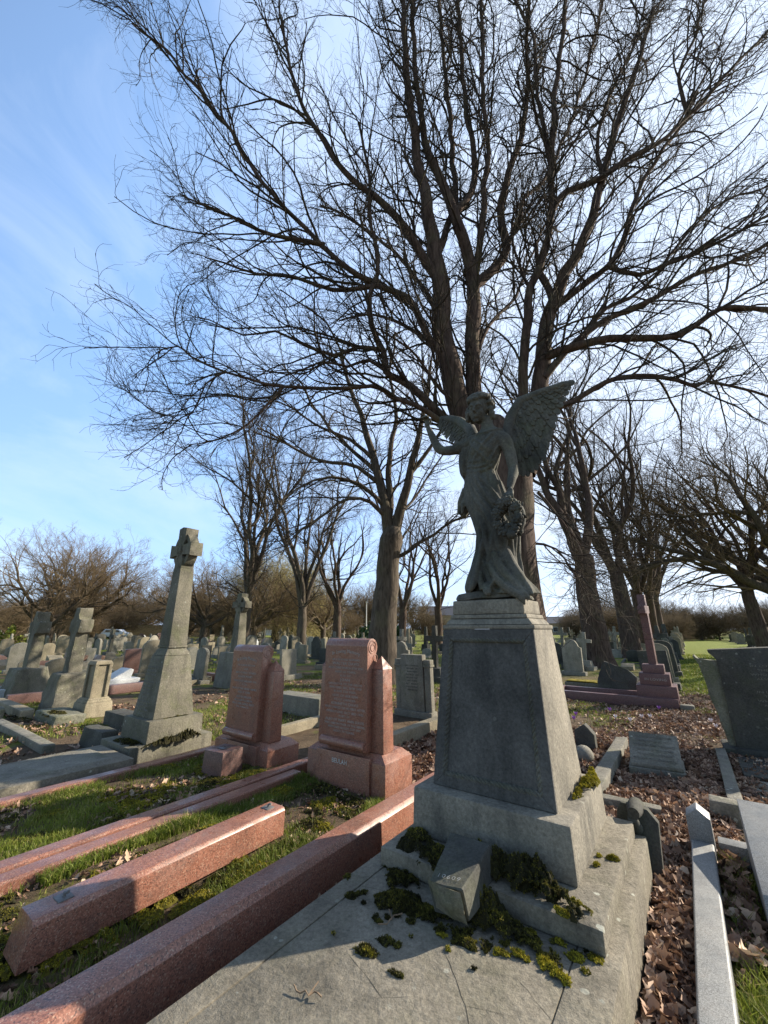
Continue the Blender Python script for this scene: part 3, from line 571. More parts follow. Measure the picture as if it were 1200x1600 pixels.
s=MB(); s.box(-.16,.16,-.15,.16,-.05,.30,tx=.012,ty=.012,bev=.008).build('block','dull_red_granite',t); s=MB(); s.box(-.055,.055,-.045,.055,.301,.306,bev=.001).build('vase_hole_shade','black_granite',t)  # flat black plate stands in for the shade inside the hole
# ================================================================ tall celtic cross
def celtic(label,ca,cb,z0,S=1.0,mat='cross_stone',rot=0,full=True,lean=(0,0),group=None,cat='stone cross'):
    t=thing('celtic_cross',label,cat,ca,cb,z0,rot,group,lean)
    if full:
        MB().box(-.52,.46,-.62,.60,-.1,.17,bev=.015).build('step',mat,t); MB().box(-.42,.42,-.40,.44,.171,.42,tx=.01,ty=.01,bev=.015).build('plinth',mat,t)
        s=MB(); s.box(-.335,.335,-.31,.31,.421,1.17,tx=.125,ty=.10,bev=.012); s.box(-.21,.21,-.21,.21,1.171,1.27,tx=.06,ty=.06,bev=.02); s.build('die',mat,t)
    zb=1.271 if full else 0
    s=MB(); s.box(-.178,.178,-.155,.155,zb,zb+.03,bev=.006); s.box(-.168,.168,-.148,.148,zb+.031,zb+1.10,tx=.05,ty=.03,bev=.008); s.build('shaft',mat,t)
    h=zb+1.1; s=MB(); w=.115; a=.33; cz=h+.27; top=cz+.33; y=.112
    g_=lambda x,z:(x,cz+z)
    pts=[(-w,h),(w,h),(w*1.0,cz-.13),(w*.6,cz-.068),(.15,cz-.075),(a,cz-.10),(a,cz+.10),(.15,cz+.075),(w*.6,cz+.068),(w,cz+.14),(w*1.05,top),(0,top+.02),(-w*1.05,top),(-w,cz+.14),(-w*.6,cz+.068),(-.15,cz+.075),(-a,cz+.10),(-a,cz-.10),(-.15,cz-.075),(-w*.6,cz-.068),(-w,cz-.13)]
    s.prism(pts,-y,y,bev=.006); ch_o=s.build('cross_head',mat,t)
    s=MB(); n=40
    for i in range(n):
        u0,u1=2*PI*i/n,2*PI*(i+1)/n; r0,r1=.195,.262; yy=y*.72
        vs=[s.bm.verts.new((r*math.cos(u),q,cz+r*math.sin(u))) for u in(u0,u1) for r in(r0,r1) for q in(-yy,yy)]
        a0,a1,b0,b1,c0,c1,d0,d1=vs
        for f in((a0,b0,d0,c0),(a1,c1,d1,b1),(b0,b1,d1,d0),(a0,c0,c1,a1)): s.bm.faces.new(f)
    bmesh.ops.remove_doubles(s.bm,verts=s.bm.verts[:],dist=1e-4); s.build('ring',mat,ch_o)
    s=MB(); s.ball((0,-y,cz),(.045,.02,.045),2)
    for k in range(8): s.tube([(0.03*math.cos(k*.785+i*.3)*(1+i*.4),-y-.003,cz+.03*math.sin(k*.785+i*.3)*(1+i*.4)) for i in range(6)],.006,5)
    for k in range(9): s.tube([(.05*math.sin(i*.7+k),-y-.001,h-.05+.0+(k*.0)+i*.03) for i in range(10)],.005,5) if k<2 else None
    s.build('knot_carving',mat,ch_o)
    return t
tc_=celtic('tallest grey celtic cross on a mossy tiered base, left of the two red headstones',-6.18,3.18,.0)
tc_.scale=(.90,.90,1.055)
s=MB()
for k in range(15):
    w=random.uniform(.2,.34)-.0*k; ln=['SACRED TO THE MEMORY','OF','THE DEARLY LOVED WIFE','WHO ENTERED INTO REST','IN THE YEAR OF OUR LORD','ALSO OF','THE BELOVED SON','OF THE ABOVE','WHO DIED','AGED 40 YEARS','AT REST','ALSO OF THEIR DAUGHTER','PEACE PERFECT PEACE','UNTIL THE DAY BREAK','R.I.P.'][k]
    textmesh(s,ln,0,-.002,.32-k*.046,.032,1,min(.40-.004*(15-k)*1.2,max(.06,len(ln)*.022)))
o=s.build('inscription','worn_lettering',tc_); o.location=(0,-.312+.0,.80-.28+.0); 
for v in o.data.vertices:
    z=v.co.z+.52; v.co.y+=(z-.42)*(.10/.75)*1.0-.003; v.co.z+=.28
t=thing('celtic_ledger','low dark grey ledger slab lying in front of the tall celtic cross','tomb ledger',-5.93,1.5,0)
s=MB(); s.box(-.50,.46,-1.35,1.05,-.05,.15,bev=.012); s.build('slab','ledger_stone',t)
MB().box(-.36,.32,-1.2,.9,.149,.165,tx=.03,ty=.03,bev=.006).build('raised_panel','grey_stone',t)
t=thing('foot_stone','small dark upright stub at the left of the celtic cross base','kerb post',-7.02,2.75,0,rot=10)
MB().box(-.28,.26,-.12,.12,-.05,.24,tx=.02,ty=.02,bev=.03,jit=.02).build('stone','dark_stone',t,sub=3,rough=.02)
# ================================================================ right-hand side near graves
def BX(name,label,cat,a0,a1,b0,b1,z0,z1,mat,part='slab',bev=.01,rot=0,lean=(0,0),sub=0,rough=0,tx=0,ty=0,group=None,jit=0):
    t=thing(name,label,cat,(a0+a1)/2,(b0+b1)/2,0,rot,group,lean)
    MB().box(-(a1-a0)/2,(a1-a0)/2,-(b1-b0)/2,(b1-b0)/2,z0,z1,tx=tx,ty=ty,bev=bev,jit=jit).build(part,mat,t,sub=sub,rough=rough)
    return t
kerb('kerb','pale grey granite kerb running towards the camera at lower right, ending in a small post',-.215,-.085,.6,4.06,.15,'grey_granite',cham=.008)
t=thing('kerb_post','small pale granite gabled post at the far end of the grey granite kerb','kerb post',-.150,4.15,0)
s=MB(); s.prism([(-.072,-.05),(.072,-.05),(.072,.29),(0,.345),(-.072,.29)],-.075,.075,bev=.005); s.build('post','grey_granite',t)
kerb('kerb','short pale granite cross kerb between the gabled post and the white sloping slab',-.06,.0,4.0,4.0,.1,'grey_granite') if False else None
BX('kerb','short pale granite cross kerb right of the small gabled post','grave kerb',-.06,1.2,4.20,4.32,-.05,.12,'grey_granite','kerb_stone')
t=thing('book_slab','pale smooth granite desk slab at the right edge of the photo, leaning towards the camera','memorial slab',.40,3.72,0)
s=MB(); s.prism([(-.52,.02),(.5,.02),(.5,.42),(-.42,.24)],-.3,.3,ax='x',bev=.006); s.build('slab','grey_granite',t)
# low book tablet in the leaf bed
t=thing('desk_tablet','low grey desk tablet with worn lettering, lying in leaves right of the pedestal','grave tablet',-.53,6.2,0,rot=3)
s=MB(); s.box(-.27,.27,-.32,.28,-.03,.09,bev=.012); s.build('base','grey_stone',t,sub=2,rough=.006)
s=MB(); s.prism([(-.29,.09),(.2,.09),(.16,.36),(.10,.38),(-.29,.13)],-.25,.25,ax='x',bev=.012); s.build('tablet','grey_stone',t,sub=2,rough=.004)
s=MB()
for k in range(7): textmesh(s,['IN LOVING MEMORY OF','A DEAR HUSBAND','WHO DIED IN 1931','AGED 58 YEARS','ALSO OF HIS WIFE','WHO FELL ASLEEP','REST IN PEACE'][k],0,0,.17-k*.055,.036,1,.42-.04*(k%3))
for v in s.bm.verts: yy=v.co.z; v.co=Vector((v.co.x,yy-.08,.139+(yy-.08+.29)*.641+.004))
s.build('inscription','worn_lettering',t)
def rkerb(label,a0,a1,b0,b1,z,mat='mossy_stone',rot=0,group=None):
    t=thing('kerb','%s'%label,'grave kerb',(a0+a1)/2,(b0+b1)/2,0,rot,group); w=(a1-a0)/2; h=(b1-b0)/2
    MB().box(-w,w,-h,h,-.06,z,bev=.012,jit=.006).build('kerb_stone',mat,t,sub=4,rough=.008); return t
rkerb('rough grey kerb running away beside the desk tablet, right of the angel pedestal',-1.04,-.90,4.72,7.05,.14,'grey_stone')
rkerb('short rough grey kerb across the near end of the leaf bed behind the ledger',-.95,-.42,4.60,4.72,.12,'grey_stone')
rkerb('grey kerb between the leaf bed and the big inscribed stone at right',.06,.17,4.98,7.25,.12,'grey_stone')
t=thing('foot_post','squat grey end post of a kerb lying among leaves near the gabled granite post','kerb post',.05,4.9,0); MB().box(-.13,.11,-.07,.07,-.05,.20,tx=.012,bev=.014,jit=.01).build('post','grey_stone',t,sub=2,rough=.006)
BX('flat_ledger','dark flat slab in front of the big inscribed stone at the right','tomb ledger',.26,1.5,6.4,7.3,-.02,.06,'dark_stone')
for k,(b0_,b1_) in enumerate(((4.6,5.1),(5.13,5.7),(5.73,6.3))):
    BX('paving_stone','grey paving stone among leaves inside the plot at the right edge','paving slab',.28,1.4,b0_,b1_,-.02,.035+.006*k,'grey_stone',group='three paving stones in the right-hand plot')
# big leaning headstone at the right edge
t=thing('shouldered_headstone','big dark grey inscribed headstone cut by the right edge of the photo','headstone',.86,7.55,0,lean=(3,-2)); t.scale=(1,1,.93)
s=MB(); s.prism([(-.56,.0),(.75,.0),(.80,1.46),(.2,1.475),(-.60,1.445),(-.60,1.40),(-.52,1.30)],-.0,.12,bev=.012); s.build('slab','dark_stone',t,sub=4,rough=.008)
s=MB(); s.prism([(-.60,.02),(-.25,.02),(-.42,.8),(-.50,1.28),(-.73,1.30),(-.77,1.37),(-.79,1.34),(-.72,1.24),(-.69,.7)],.05,.22,bev=.014); s.build('scroll_side','mossy_stone',t,sub=4,rough=.02)
s=MB(); s.box(-.7,.9,-.10,.32,-.1,.13,bev=.02); s.build('base','dark_stone',t,sub=3,rough=.01)
s=MB()
for k in range(15): textmesh(s,['IN LOVING MEMORY OF','THE BELOVED WIFE OF','WHO DEPARTED THIS LIFE','ALSO OF HER HUSBAND','WHO DIED','AGED 71 YEARS'][k%6],.18,-.003,1.22-k*.058,.042,1,[.75,.62,.78,.68,.3,.5][k%6])
s.build('inscription','worn_lettering',t)
# small pointed stones right behind the pedestal
t=thing('pointed_stub','small dark pointed stone just right of the angel pedestal, before the leaf bed','kerb post',-1.36,6.6,0); s=MB(); s.prism([(-.12,-.05),(.13,-.05),(.13,.22),(.02,.34),(-.12,.25)],-.06,.08,bev=.012); s.build('stone','dark_stone',t,sub=2,rough=.008)
t=thing('round_stub','low pale rounded stone at the foot of the dark pointed stub','kerb post',-1.3,6.1,0); s=MB(); s.ball((0,0,.06),(.12,.14,.12),3); s.build('stone','grey_stone',t,rough=.01)
# red granite cross with steps and kerb
t=thing('granite_cross','purple-red granite cross on three steps beside the row of trees at right','stone cross',-.70,11.35,0)
s=MB(); s.box(-.38,.36,-.36,.36,0.12,.42,bev=.008).build('lower_step','purple_granite',t); s=MB(); s.box(-.30,.27,-.28,.28,.421,.66,bev=.008).build('middle_step','purple_granite',t); s=MB(); s.box(-.22,.19,-.20,.20,.661,.84,bev=.008).build('upper_step','purple_granite',t)
s=MB(); s.prism([(-.10,.841),(.09,.841),(.075,1.95),(.24,1.95),(.24,2.12),(.07,2.12),(.065,2.38),(-.075,2.38),(-.08,2.12),(-.25,2.12),(-.25,1.95),(-.08,1.95)],-.075,.075,bev=.008); s.build('cross','purple_granite',t)
for ch in t.children:
    if ch.name.startswith('cross'): ch.rotation_euler=(0,R(-1.5),R(84))
s=MB(); textmesh(s,'IN LOVING',0,-.284,.54,.07,1,.4); s.build('inscription','faded_lettering',t)
t=thing('kerb_set','long low purple granite kerb around the grave of the stepped cross','grave kerb',-1.6,11.3,0)
for nm,q in (('kerb_stone',(-1.15,1.25,-.43,-.27)),('kerb_stone',(-1.15,1.25,.5,.62)),('kerb_stone',(-1.32,-1.16,-.43,.62))):
    MB().box(q[0],q[1],q[2],q[3],-.05,.19,bev=.012).build(nm,'purple_granite',t)
MB().box(1.26,1.5,-.45,-.25,-.05,.10,bev=.02).build('kerb_end','grey_stone',t)
t=thing('leaning_boulder','rough dark brown slab propped aslant behind the purple kerb','leaning slab',-1.62,12.2,0,rot=-10,lean=(-12,0))
s=MB(); s.prism([(-.42,-.05),(.42,-.05),(.5,.45),(.28,.62),(-.25,.80),(-.32,.70),(-.44,.3)],-.10,.10,bev=.02); s.build('slab','dark_stone',t,sub=3,rough=.03)
t=thing('moss_slab','low slab topped with yellow moss behind the purple kerb','tomb slab',-2.5,12.9,0); MB().box(-.45,.45,-.3,.3,-.02,.20,bev=.02).build('slab','mossy_stone',t,sub=3,rough=.01); 
s=MB(); s.box(-.44,.42,-.28,.26,.201,.24,bev=.02,jit=.02); s.build('moss_cover','ochre_moss',t,sub=4,rough=.02)
t=thing('gabled_stub','tiny gabled grey stone at the left of the yellow-mossed slab','kerb post',-3.2,12.2,0); s=MB(); s.prism([(-.12,0),(.12,0),(.12,.25),(0,.36),(-.12,.25)],-.1,.1,bev=.01); s.build('stone','grey_stone',t)
# grey pilaster stone behind the gap between BEULAH stone and pedestal
t=thing('pilaster_headstone','grey headstone with side pilasters, between the BEULAH stone and the pedestal','headstone',-4.42,7.05,0,lean=(2,0))
s=MB(); s.box(-.42,.42,-.06,.16,-.1,.12,bev=.02); s.build('base','grey_stone',t,sub=2,rough=.006)
s=MB(); s.prism([(-.27,.12),(.25,.12),(.24,1.12),(-.26,1.12)],-.02,.12,bev=.01); s.build('centre_panel','grey_stone',t)
for sx_ in(-1,1):
    s=MB(); x=.33*sx_; s.box(x-.065,x+.065,.0,.12,.12,.90,bev=.006); s.box(x-.085,x+.085,-.02,.14,.901,.94,bev=.006); s.box(x-.075,x+.075,-.01,.13,.941,1.03,bev=.01); s.build('pilaster','grey_stone',t)
s=MB()
for k in range(9): textmesh(s,['IN LOVING','MEMORY OF','WHO DIED','AGED 60','ALSO OF','HIS WIFE','AT REST'][k%7],0,-.022,.92-k*.055,.04,1,.3-.04*(k%3))
s.build('inscription','incised_lettering',t)
rkerb('pale mossy kerb behind the BEULAH stone running towards the pilaster headstone',-3.62,-3.46,4.75,6.85,.20,'tan_stone')
rkerb('pale kerb between the two red headstones leading back to the grey box tomb',-5.45,-5.32,4.4,6.0,.15,'tan_stone')
BX('box_tomb','low plain grey box tomb seen between the two red headstones','box tomb',-7.1,-5.75,5.85,6.3,-.02,.34,'grey_stone','box',.02,sub=3,rough=.006)
t=thing('spiked_stub','small pointed tan stone in the leaves behind the BEULAH base','kerb post',-4.3,4.75,0); s=MB(); s.prism([(-.10,-.03),(.10,-.03),(.05,.2),(0,.33),(-.05,.2)],-.08,.08,bev=.01); s.build('stone','tan_stone',t)
# ================================================================ left middle distance
celtic('small celtic cross on a rough grey block, between tall celtic cross and smaller red headstone',-10.95,7.6,.95,full=False)
t=thing('cross_block','tapered rough grey block carrying the small celtic cross','pedestal',-10.95,7.6,0); MB().box(-.45,.45,-.42,.42,-.1,.95,tx=.07,ty=.08,bev=.03).build('block','grey_stone',t,sub=3,rough=.015)
def rough_cross(label,ca,cb,w,hb_,hc,arm,lean,rotd=0):
    t=thing('rustic_cross',label,'stone cross',ca,cb,0,rotd,None,lean)
    s=MB(); s.box(-w,w,-w*.95,w*.95,-.1,hb_,tx=w*.28,ty=w*.28,bev=.03,jit=.02); s.build('rough_base','cross_stone',t,sub=5,rough=.05,seed=ca)
    s=MB(); a=.15; top=hc; s.prism([(-a,hb_-.02),(a,hb_-.02),(a*.8,hc-.52),(arm,hc-.52),(arm,hc-.25),(a*.8,hc-.25),(a*.72,hc),(-a*.72,hc),(-a*.8,hc-.25),(-arm,hc-.25),(-arm,hc-.52),(-a*.8,hc-.52)],-.13,.13,bev=.02); s.build('cross','cross_stone',t,sub=3,rough=.022,seed=cb)
    return t
rough_cross('rustic stone cross on a big boulder base, nearer of the two at the left',-10.75,3.45,.42,.72,2.05,.26,(0,0))
rough_cross('rustic stone cross on a rocky base at the far left, farther of the two',-13.2,3.35,.46,.70,2.02,.34,(0,0))
t=thing('broken_column','short tapered pillar with recessed faces, between rustic cross and tall celtic cross','stone pillar',-9.5,3.5,0,rot=4)
s=MB(); s.box(-.27,.27,-.26,.26,-.1,.26,tx=.03,ty=.03,bev=.012); s.build('foot','tan_stone',t); s=MB(); s.box(-.23,.23,-.22,.22,.261,.31,tx=.02,ty=.02,bev=.012); s.box(-.20,.20,-.19,.19,.311,.34,tx=.02,ty=.02,bev=.008); s.build('moulding','tan_stone',t)
s=MB()
for sx_,sy_ in((-1,-1),(1,-1),(1,1),(-1,1)): s.box(min(.165*sx_,.105*sx_),max(.165*sx_,.105*sx_),min(.155*sy_,.095*sy_),max(.155*sy_,.095*sy_),.341,.93,bev=.006)
s.box(-.13,.13,-.12,.12,.34,.92,bev=0); s.box(-.175,.175,-.165,.165,.931,1.0,tx=.03,ty=.03,bev=.012); s.build('shaft','tan_stone',t)
BX('ledger_bed','mossy stone bed under the short tapered pillar','grave bed',-9.95,-8.9,2.75,3.2,-.02,.16,'mossy_stone',bev=.03,sub=4,rough=.03)
BX('grave_kerb','low tan kerb in front of the boulder base of the nearer rustic cross','grave kerb',-12.2,-10.0,2.55,2.75,-.02,.18,'tan_stone','kerb_stone',bev=.02,sub=3,rough=.012)
BX('grave_kerb','low grey kerb leading left from the boulder bases at the photo edge','grave kerb',-15.5,-13.2,2.5,2.7,-.02,.22,'grey_stone','kerb_stone',bev=.02,sub=3,rough=.012)
BX('kerb_block','dark mossy lump of stone at the corner of the left graves','stone lump',-10.5,-10.1,2.0,2.35,-.02,.24,'mossy_stone',bev=.05,sub=4,rough=.03)
for k,(a0,a1,b0,b1,l) in enumerate(((-9.9,-7.2,2.15,2.3,'long grey kerb lying flat left of the tall celtic cross base'),(-8.4,-7.5,3.3,3.6,'dark low block against the left of the tall celtic cross'))):
    BX('grave_kerb',l,'grave kerb',a0,a1,b0,b1,-.02,.10+.14*k,'dark_stone' if k else 'grey_stone','kerb_stone',bev=.02,sub=2,rough=.01)
# white marble grave with open-book wedge, red kerb
t=thing('marble_grave','pale marble grave with an open tilted slab at one end, behind the short pillar','marble grave',-13.6,4.7,0,rot=90)
s=MB(); s.box(-3.2,1.25,-.45,.45,0,.24,bev=.02).build('kerb_stone','white_marble',t)
s=MB(); s.box(-3.0,.7,-.3,.3,.235,.255,bev=.005).build('bed','grey_stone',t)
s=MB(); s.prism([(.55,.24),(1.05,.24),(1.10,.46),(1.00,.50)],-.30,.30,bev=.01); s.build('tilted_slab','white_marble',t)
t=thing('red_kerb_grave','dull red kerbed grave in front of the pale marble one','grave kerb',-12.4,4.7,0,rot=90)
MB().box(-1.9,1.4,-.30,-.12,0,.22,bev=.015).build('kerb_stone','dull_red_granite',t); MB().box(1.25,1.42,-.119,.5,0,.20,bev=.015).build('kerb_stone','dull_red_granite',t); MB().box(-1.9,1.24,-.11,.5,0,.10,bev=.015).build('bed','ledger_stone',t)
BX('red_post','small dull red post right of the tall celtic cross','kerb post',-10.6,6.1,9.05,9.35,0,.46,'red_granite','post') if False else None
t=thing('red_post','small dull red granite corner post and kerb seen right of the tall celtic cross','kerb post',-12.3,8.0,0); MB().box(-.13,.13,-.13,.13,0,.36,bev=.02).build('post','red_granite',t); MB().box(-1.5,-.14,-.08,.08,0,.22,bev=.01).build('kerb_stone','red_granite',t)
for k in range(2):
    t=thing('brown_tablet','polished brown granite tablet at the far left edge, %s of a leaning pair'%('left' if k==0 else 'right'),'grave tablet',-19.0+k*.75,6.2+k*.3,0,lean=(-14,0)); MB().box(-.34,.34,-.06,.06,.08,.66,bev=.012).build('tablet','brown_granite',t); MB().box(-.4,.4,-.2,.2,0,.08,bev=.01).build('base','black_granite',t)
# ================================================================ rows of gravestones
def PT(label,cat,name,parts):
    t=thing(name,label,cat,0,0,-50)
    for nm,mat,fn in parts:
        s=MB(); fn(s); s.build(nm,mat,t)
    return t
def rnd(w,h,k=9,sh=0):
    return [(-w,0),(w,0)]+[((w-sh)*math.cos(u),h-w*.6+(w*.6)*math.sin(u)) for u in np.linspace(0,PI,k)]
def protos(mat,word):
    P=[]
    P.append(('round-topped upright headstone','headstone','round_headstone',[('slab',mat,lambda s:s.prism([(x,z+.12) for x,z in rnd(.32,.95)],-.055,.055,.01)),('base',mat,lambda s:s.box(-.4,.4,-.15,.15,-.05,.121,bev=.015))]))
    P.append(('square-topped upright headstone','headstone','square_headstone',[('slab',mat,lambda s:s.prism([(-.3,.14),(.3,.14),(.3,.86),(-.3,.86)],-.05,.05,.01)),('base',mat,lambda s:s.box(-.42,.42,-.17,.17,-.05,.141,bev=.015))]))
    P.append(('plain cross on a stepped base','stone cross','grave_cross',[('cross',mat,lambda s:s.prism([(-.08,.4),(.08,.4),(.07,1.15),(.3,1.15),(.3,1.3),(.07,1.3),(.065,1.6),(-.065,1.6),(-.07,1.3),(-.3,1.3),(-.3,1.15),(-.07,1.15)],-.065,.065,.008)),('step',mat,lambda s:s.box(-.3,.3,-.27,.27,.18,.401,tx=.05,ty=.05,bev=.012)),('step',mat,lambda s:s.box(-.42,.42,-.36,.36,-.05,.181,bev=.012))]))
    P.append(('low kerbed grave with a small headstone','kerbed grave','kerbed_grave',[('kerb_stone',mat,lambda s:s.box(-.5,-.38,-1.7,.1,-.05,.16,bev=.01)),('kerb_stone',mat,lambda s:s.box(.38,.5,-1.7,.1,-.05,.16,bev=.01)),('kerb_stone',mat,lambda s:s.box(-.379,.379,-1.7,-1.58,-.05,.15,bev=.01)),('headstone',mat,lambda s:s.prism([(-.33,.0),(.33,.0),(.33,.5),(.2,.58),(0,.62),(-.2,.58),(-.33,.5)],.0,.1,.01))]))
    P.append(('shouldered headstone','headstone','shouldered_stone',[('slab',mat,lambda s:s.prism([(-.3,.1),(.3,.1),(.3,.85),(.22,.86),(.2,.95),(.12,1.07),(0,1.11),(-.12,1.07),(-.2,.95),(-.22,.86),(-.3,.85)],-.055,.055,.01)),('base',mat,lambda s:s.box(-.38,.38,-.14,.14,-.05,.101,bev=.012))]))
    P.append(('slim obelisk','obelisk','obelisk',[('shaft',mat,lambda s:s.box(-.14,.14,-.14,.14,.45,1.75,tx=.06,ty=.06,bev=.01)),('base',mat,lambda s:s.box(-.28,.28,-.28,.28,-.05,.451,tx=.04,ty=.04,bev=.012))]))
    P.append(('short desk-shaped marker','grave marker','desk_marker',[('tablet',mat,lambda s:s.prism([(-.25,0),(.2,0),(.2,.36),(-.25,.18)],-.32,.32,.012,ax='x'))]))
    out=[]
    for l,c,n,p in P:
        t=PT(word+' '+l,c,n,p); t['_w']=word; out.append(t)
    return out
PR={'pale_stone':protos('pale_stone','pale'),'grey_stone':protos('grey_stone','weathered grey'),'tan_stone':protos('tan_stone','tan'),'dark_stone':protos('dark_stone','dark'),'white_marble':protos('white_marble','white'),'red_granite':protos('dull_red_granite','dull red')}
used=set()
def place(mat,k,a,b,rot,zone,lean=(0,0),S=1.0):
    p=PR[mat][k]; o=copy_tree(p); o.location=W(a,b,float(gz(a,b))*.5); o.rotation_euler=(R(lean[0]),R(lean[1]),R(-36+rot)); o.scale=(S,S,S)
    o['label']=p['label']+' '+zone; o['group']=p['label']+' '+zone
    return o
def Pxy(a,b,z=0):
    w=W(a,b,z); f=w.y*CP+(w.z-HC)*SP; up=-w.y*SP+(w.z-HC)*CP
    return (600+FPX*w.x/f,800-FPX*up/f) if f>.1 else (-999,0)
TREES=[(592,1063,0),]
r2=random.Random(42); cnt=0
ZON=[]
# left and centre field: stones in rows
for i in range(-46,0):
    for j in range(-2,44):
        a=i*1.45-2.2+r2.uniform(-.15,.15); b=j*2.35+9.6+r2.uniform(-.15,.15)
        w=W(a,b); d=math.hypot(w.x,w.y)
        if w.y<6: continue
        px,py=Pxy(a,b)
        if not(-10<px<1010) or d>62: continue
        if 715<px<860: continue
        if d<14 and px<640: continue
        if d<11.0: continue
        if px>860 and (a>-1.9 or (a>-4.3 and b<14.5)): continue
        dens=.80 if d<28 else .62 if d<42 else .48
        if px>640: dens*=.8
        if r2.random()>dens: continue
        if px<640:
            mat=r2.choices(['pale_stone','grey_stone','tan_stone','dark_stone','white_marble','red_granite'],[.22,.26,.30,.1,.06,.06])[0]
            k=r2.choices(range(7),[.22,.25,.09,.2,.13,.03,.08])[0]; rot=r2.choice([0,90,90,90]) if px<420 else r2.choice([0,0,90]); 
            zone='in the left field rows' if px<345 else 'behind the red headstones'
        else:
            mat=r2.choices(['pale_stone','grey_stone','tan_stone','dark_stone'],[.2,.4,.2,.2])[0]; k=r2.choices(range(7),[.2,.2,.25,.1,.1,.1,.05])[0]; rot=0
            zone='behind the angel pedestal'
        if mat=='white_marble' and (k in(0,2,5) or d<24): mat='tan_stone'
        place(mat,k,a,b,rot+r2.uniform(-4,4),zone,(r2.gauss(0,2.5),r2.gauss(0,2.5)),r2.uniform(.8,1.15)); cnt+=1
# row beside the green avenue
for j in range(22):
    b=14.2+j*1.9*(1+.03*j); a=-.75+r2.uniform(-.12,.12)
    mat=r2.choice(['grey_stone','mossy','dark_stone','tan_stone']); mat='grey_stone' if mat=='mossy' else mat
    place(mat,r2.choice([0,1,2,5,4,5,0]) if j else 1,a,b,r2.uniform(-5,5),'left of the green avenue',(r2.gauss(0,2),r2.gauss(0,3)),r2.uniform(.95,1.3)); cnt+=1
for j in range(20):
    for i in range(2):
        b=15.5+j*2.1*(1+.03*j); a=-2.3-i*1.7+r2.uniform(-.2,.2)
        if r2.random()<.45: place(r2.choice(['grey_stone','dark_stone','tan_stone']),r2.choice([0,1,3,6,4]),a,b,r2.uniform(-5,5),'under the big trees',(r2.gauss(0,2),r2.gauss(0,3)),r2.uniform(.7,1.0)); cnt+=1
for j in range(26):
    for i in range(4):
        b=16+j*2.2+r2.uniform(-.3,.3); a=4.9+i*1.6+r2.uniform(-.15,.15)
        if Pxy(a,b)[0]>1210 or r2.random()<.25: continue
        place(r2.choice(['grey_stone','dark_stone','dark_stone','tan_stone']),r2.choices(range(7),[.2,.15,.3,.1,.1,.15,0])[0],a,b,r2.uniform(-5,5),'right of the green avenue',(r2.gauss(0,3),r2.gauss(0,3)),r2.uniform(.9,1.2)); cnt+=1
print('gravestones',cnt)
for l in PR.values():
    for p in l:
        for c in list(p.children): bpy.data.objects.remove(c)
        bpy.data.objects.remove(p)
# ================================================================ trees
def tubes(groups,cap=False):
    """groups: list of (P (n,k,3), Rad (n,k), sides) -> V,F"""
    V=[];F=[];o=0
    for P,Rd,s in groups:
        n,k,_=P.shape
        if n==0: continue
        T=np.empty_like(P); T[:,1:-1]=P[:,2:]-P[:,:-2]; T[:,0]=P[:,1]-P[:,0]; T[:,-1]=P[:,-1]-P[:,-2]
        T/=np.linalg.norm(T,axis=2,keepdims=True)+1e-9
        ref=np.zeros((n,1,3)); ref[...,0]=1; al=np.abs(T[:,:1,0:1])>.8; ref=np.where(al,np.array([0,1.,0]),ref)
        # transport the reference along
        U=np.empty_like(P); r=ref[:,0]
        for i in range(k):
            u=r-T[:,i]*(r*T[:,i]).sum(1,keepdims=True); u/=np.linalg.norm(u,axis=1,keepdims=True)+1e-9; U[:,i]=u; r=u
        Wv=np.cross(T,U); an=2*PI*np.arange(s)/s
        K_=1 if s<20 else (1+.13*(fbm(np.arange(s)[None,None]*7.0/s*1.0+P[:,:,2:3]*.15,P[:,:,2:3]*1.1+0*an,1.7,9)-.5)+.06*(vnoise(np.abs(np.sin(an))[None,None]*9+P[:,:,2:3]*.3,P[:,:,2:3]*2.2,2.2,4)-.5))[...,None]
        X=P[:,:,None]+Rd[:,:,None,None]*K_*(U[:,:,None]*np.cos(an)[:,None]+Wv[:,:,None]*np.sin(an)[:,None])
        V.append(X.reshape(-1,3)); idx=o+np.arange(n*k*s).reshape(n,k,s)
        a=idx[:,:-1];b=idx[:,1:]; F.append(np.stack([a,np.roll(a,-1,2),np.roll(b,-1,2),b],-1).reshape(-1,4)); o+=n*k*s
    return np.concatenate(V),F
def unit(v): return v/(np.linalg.norm(v,axis=-1,keepdims=True)+1e-9)
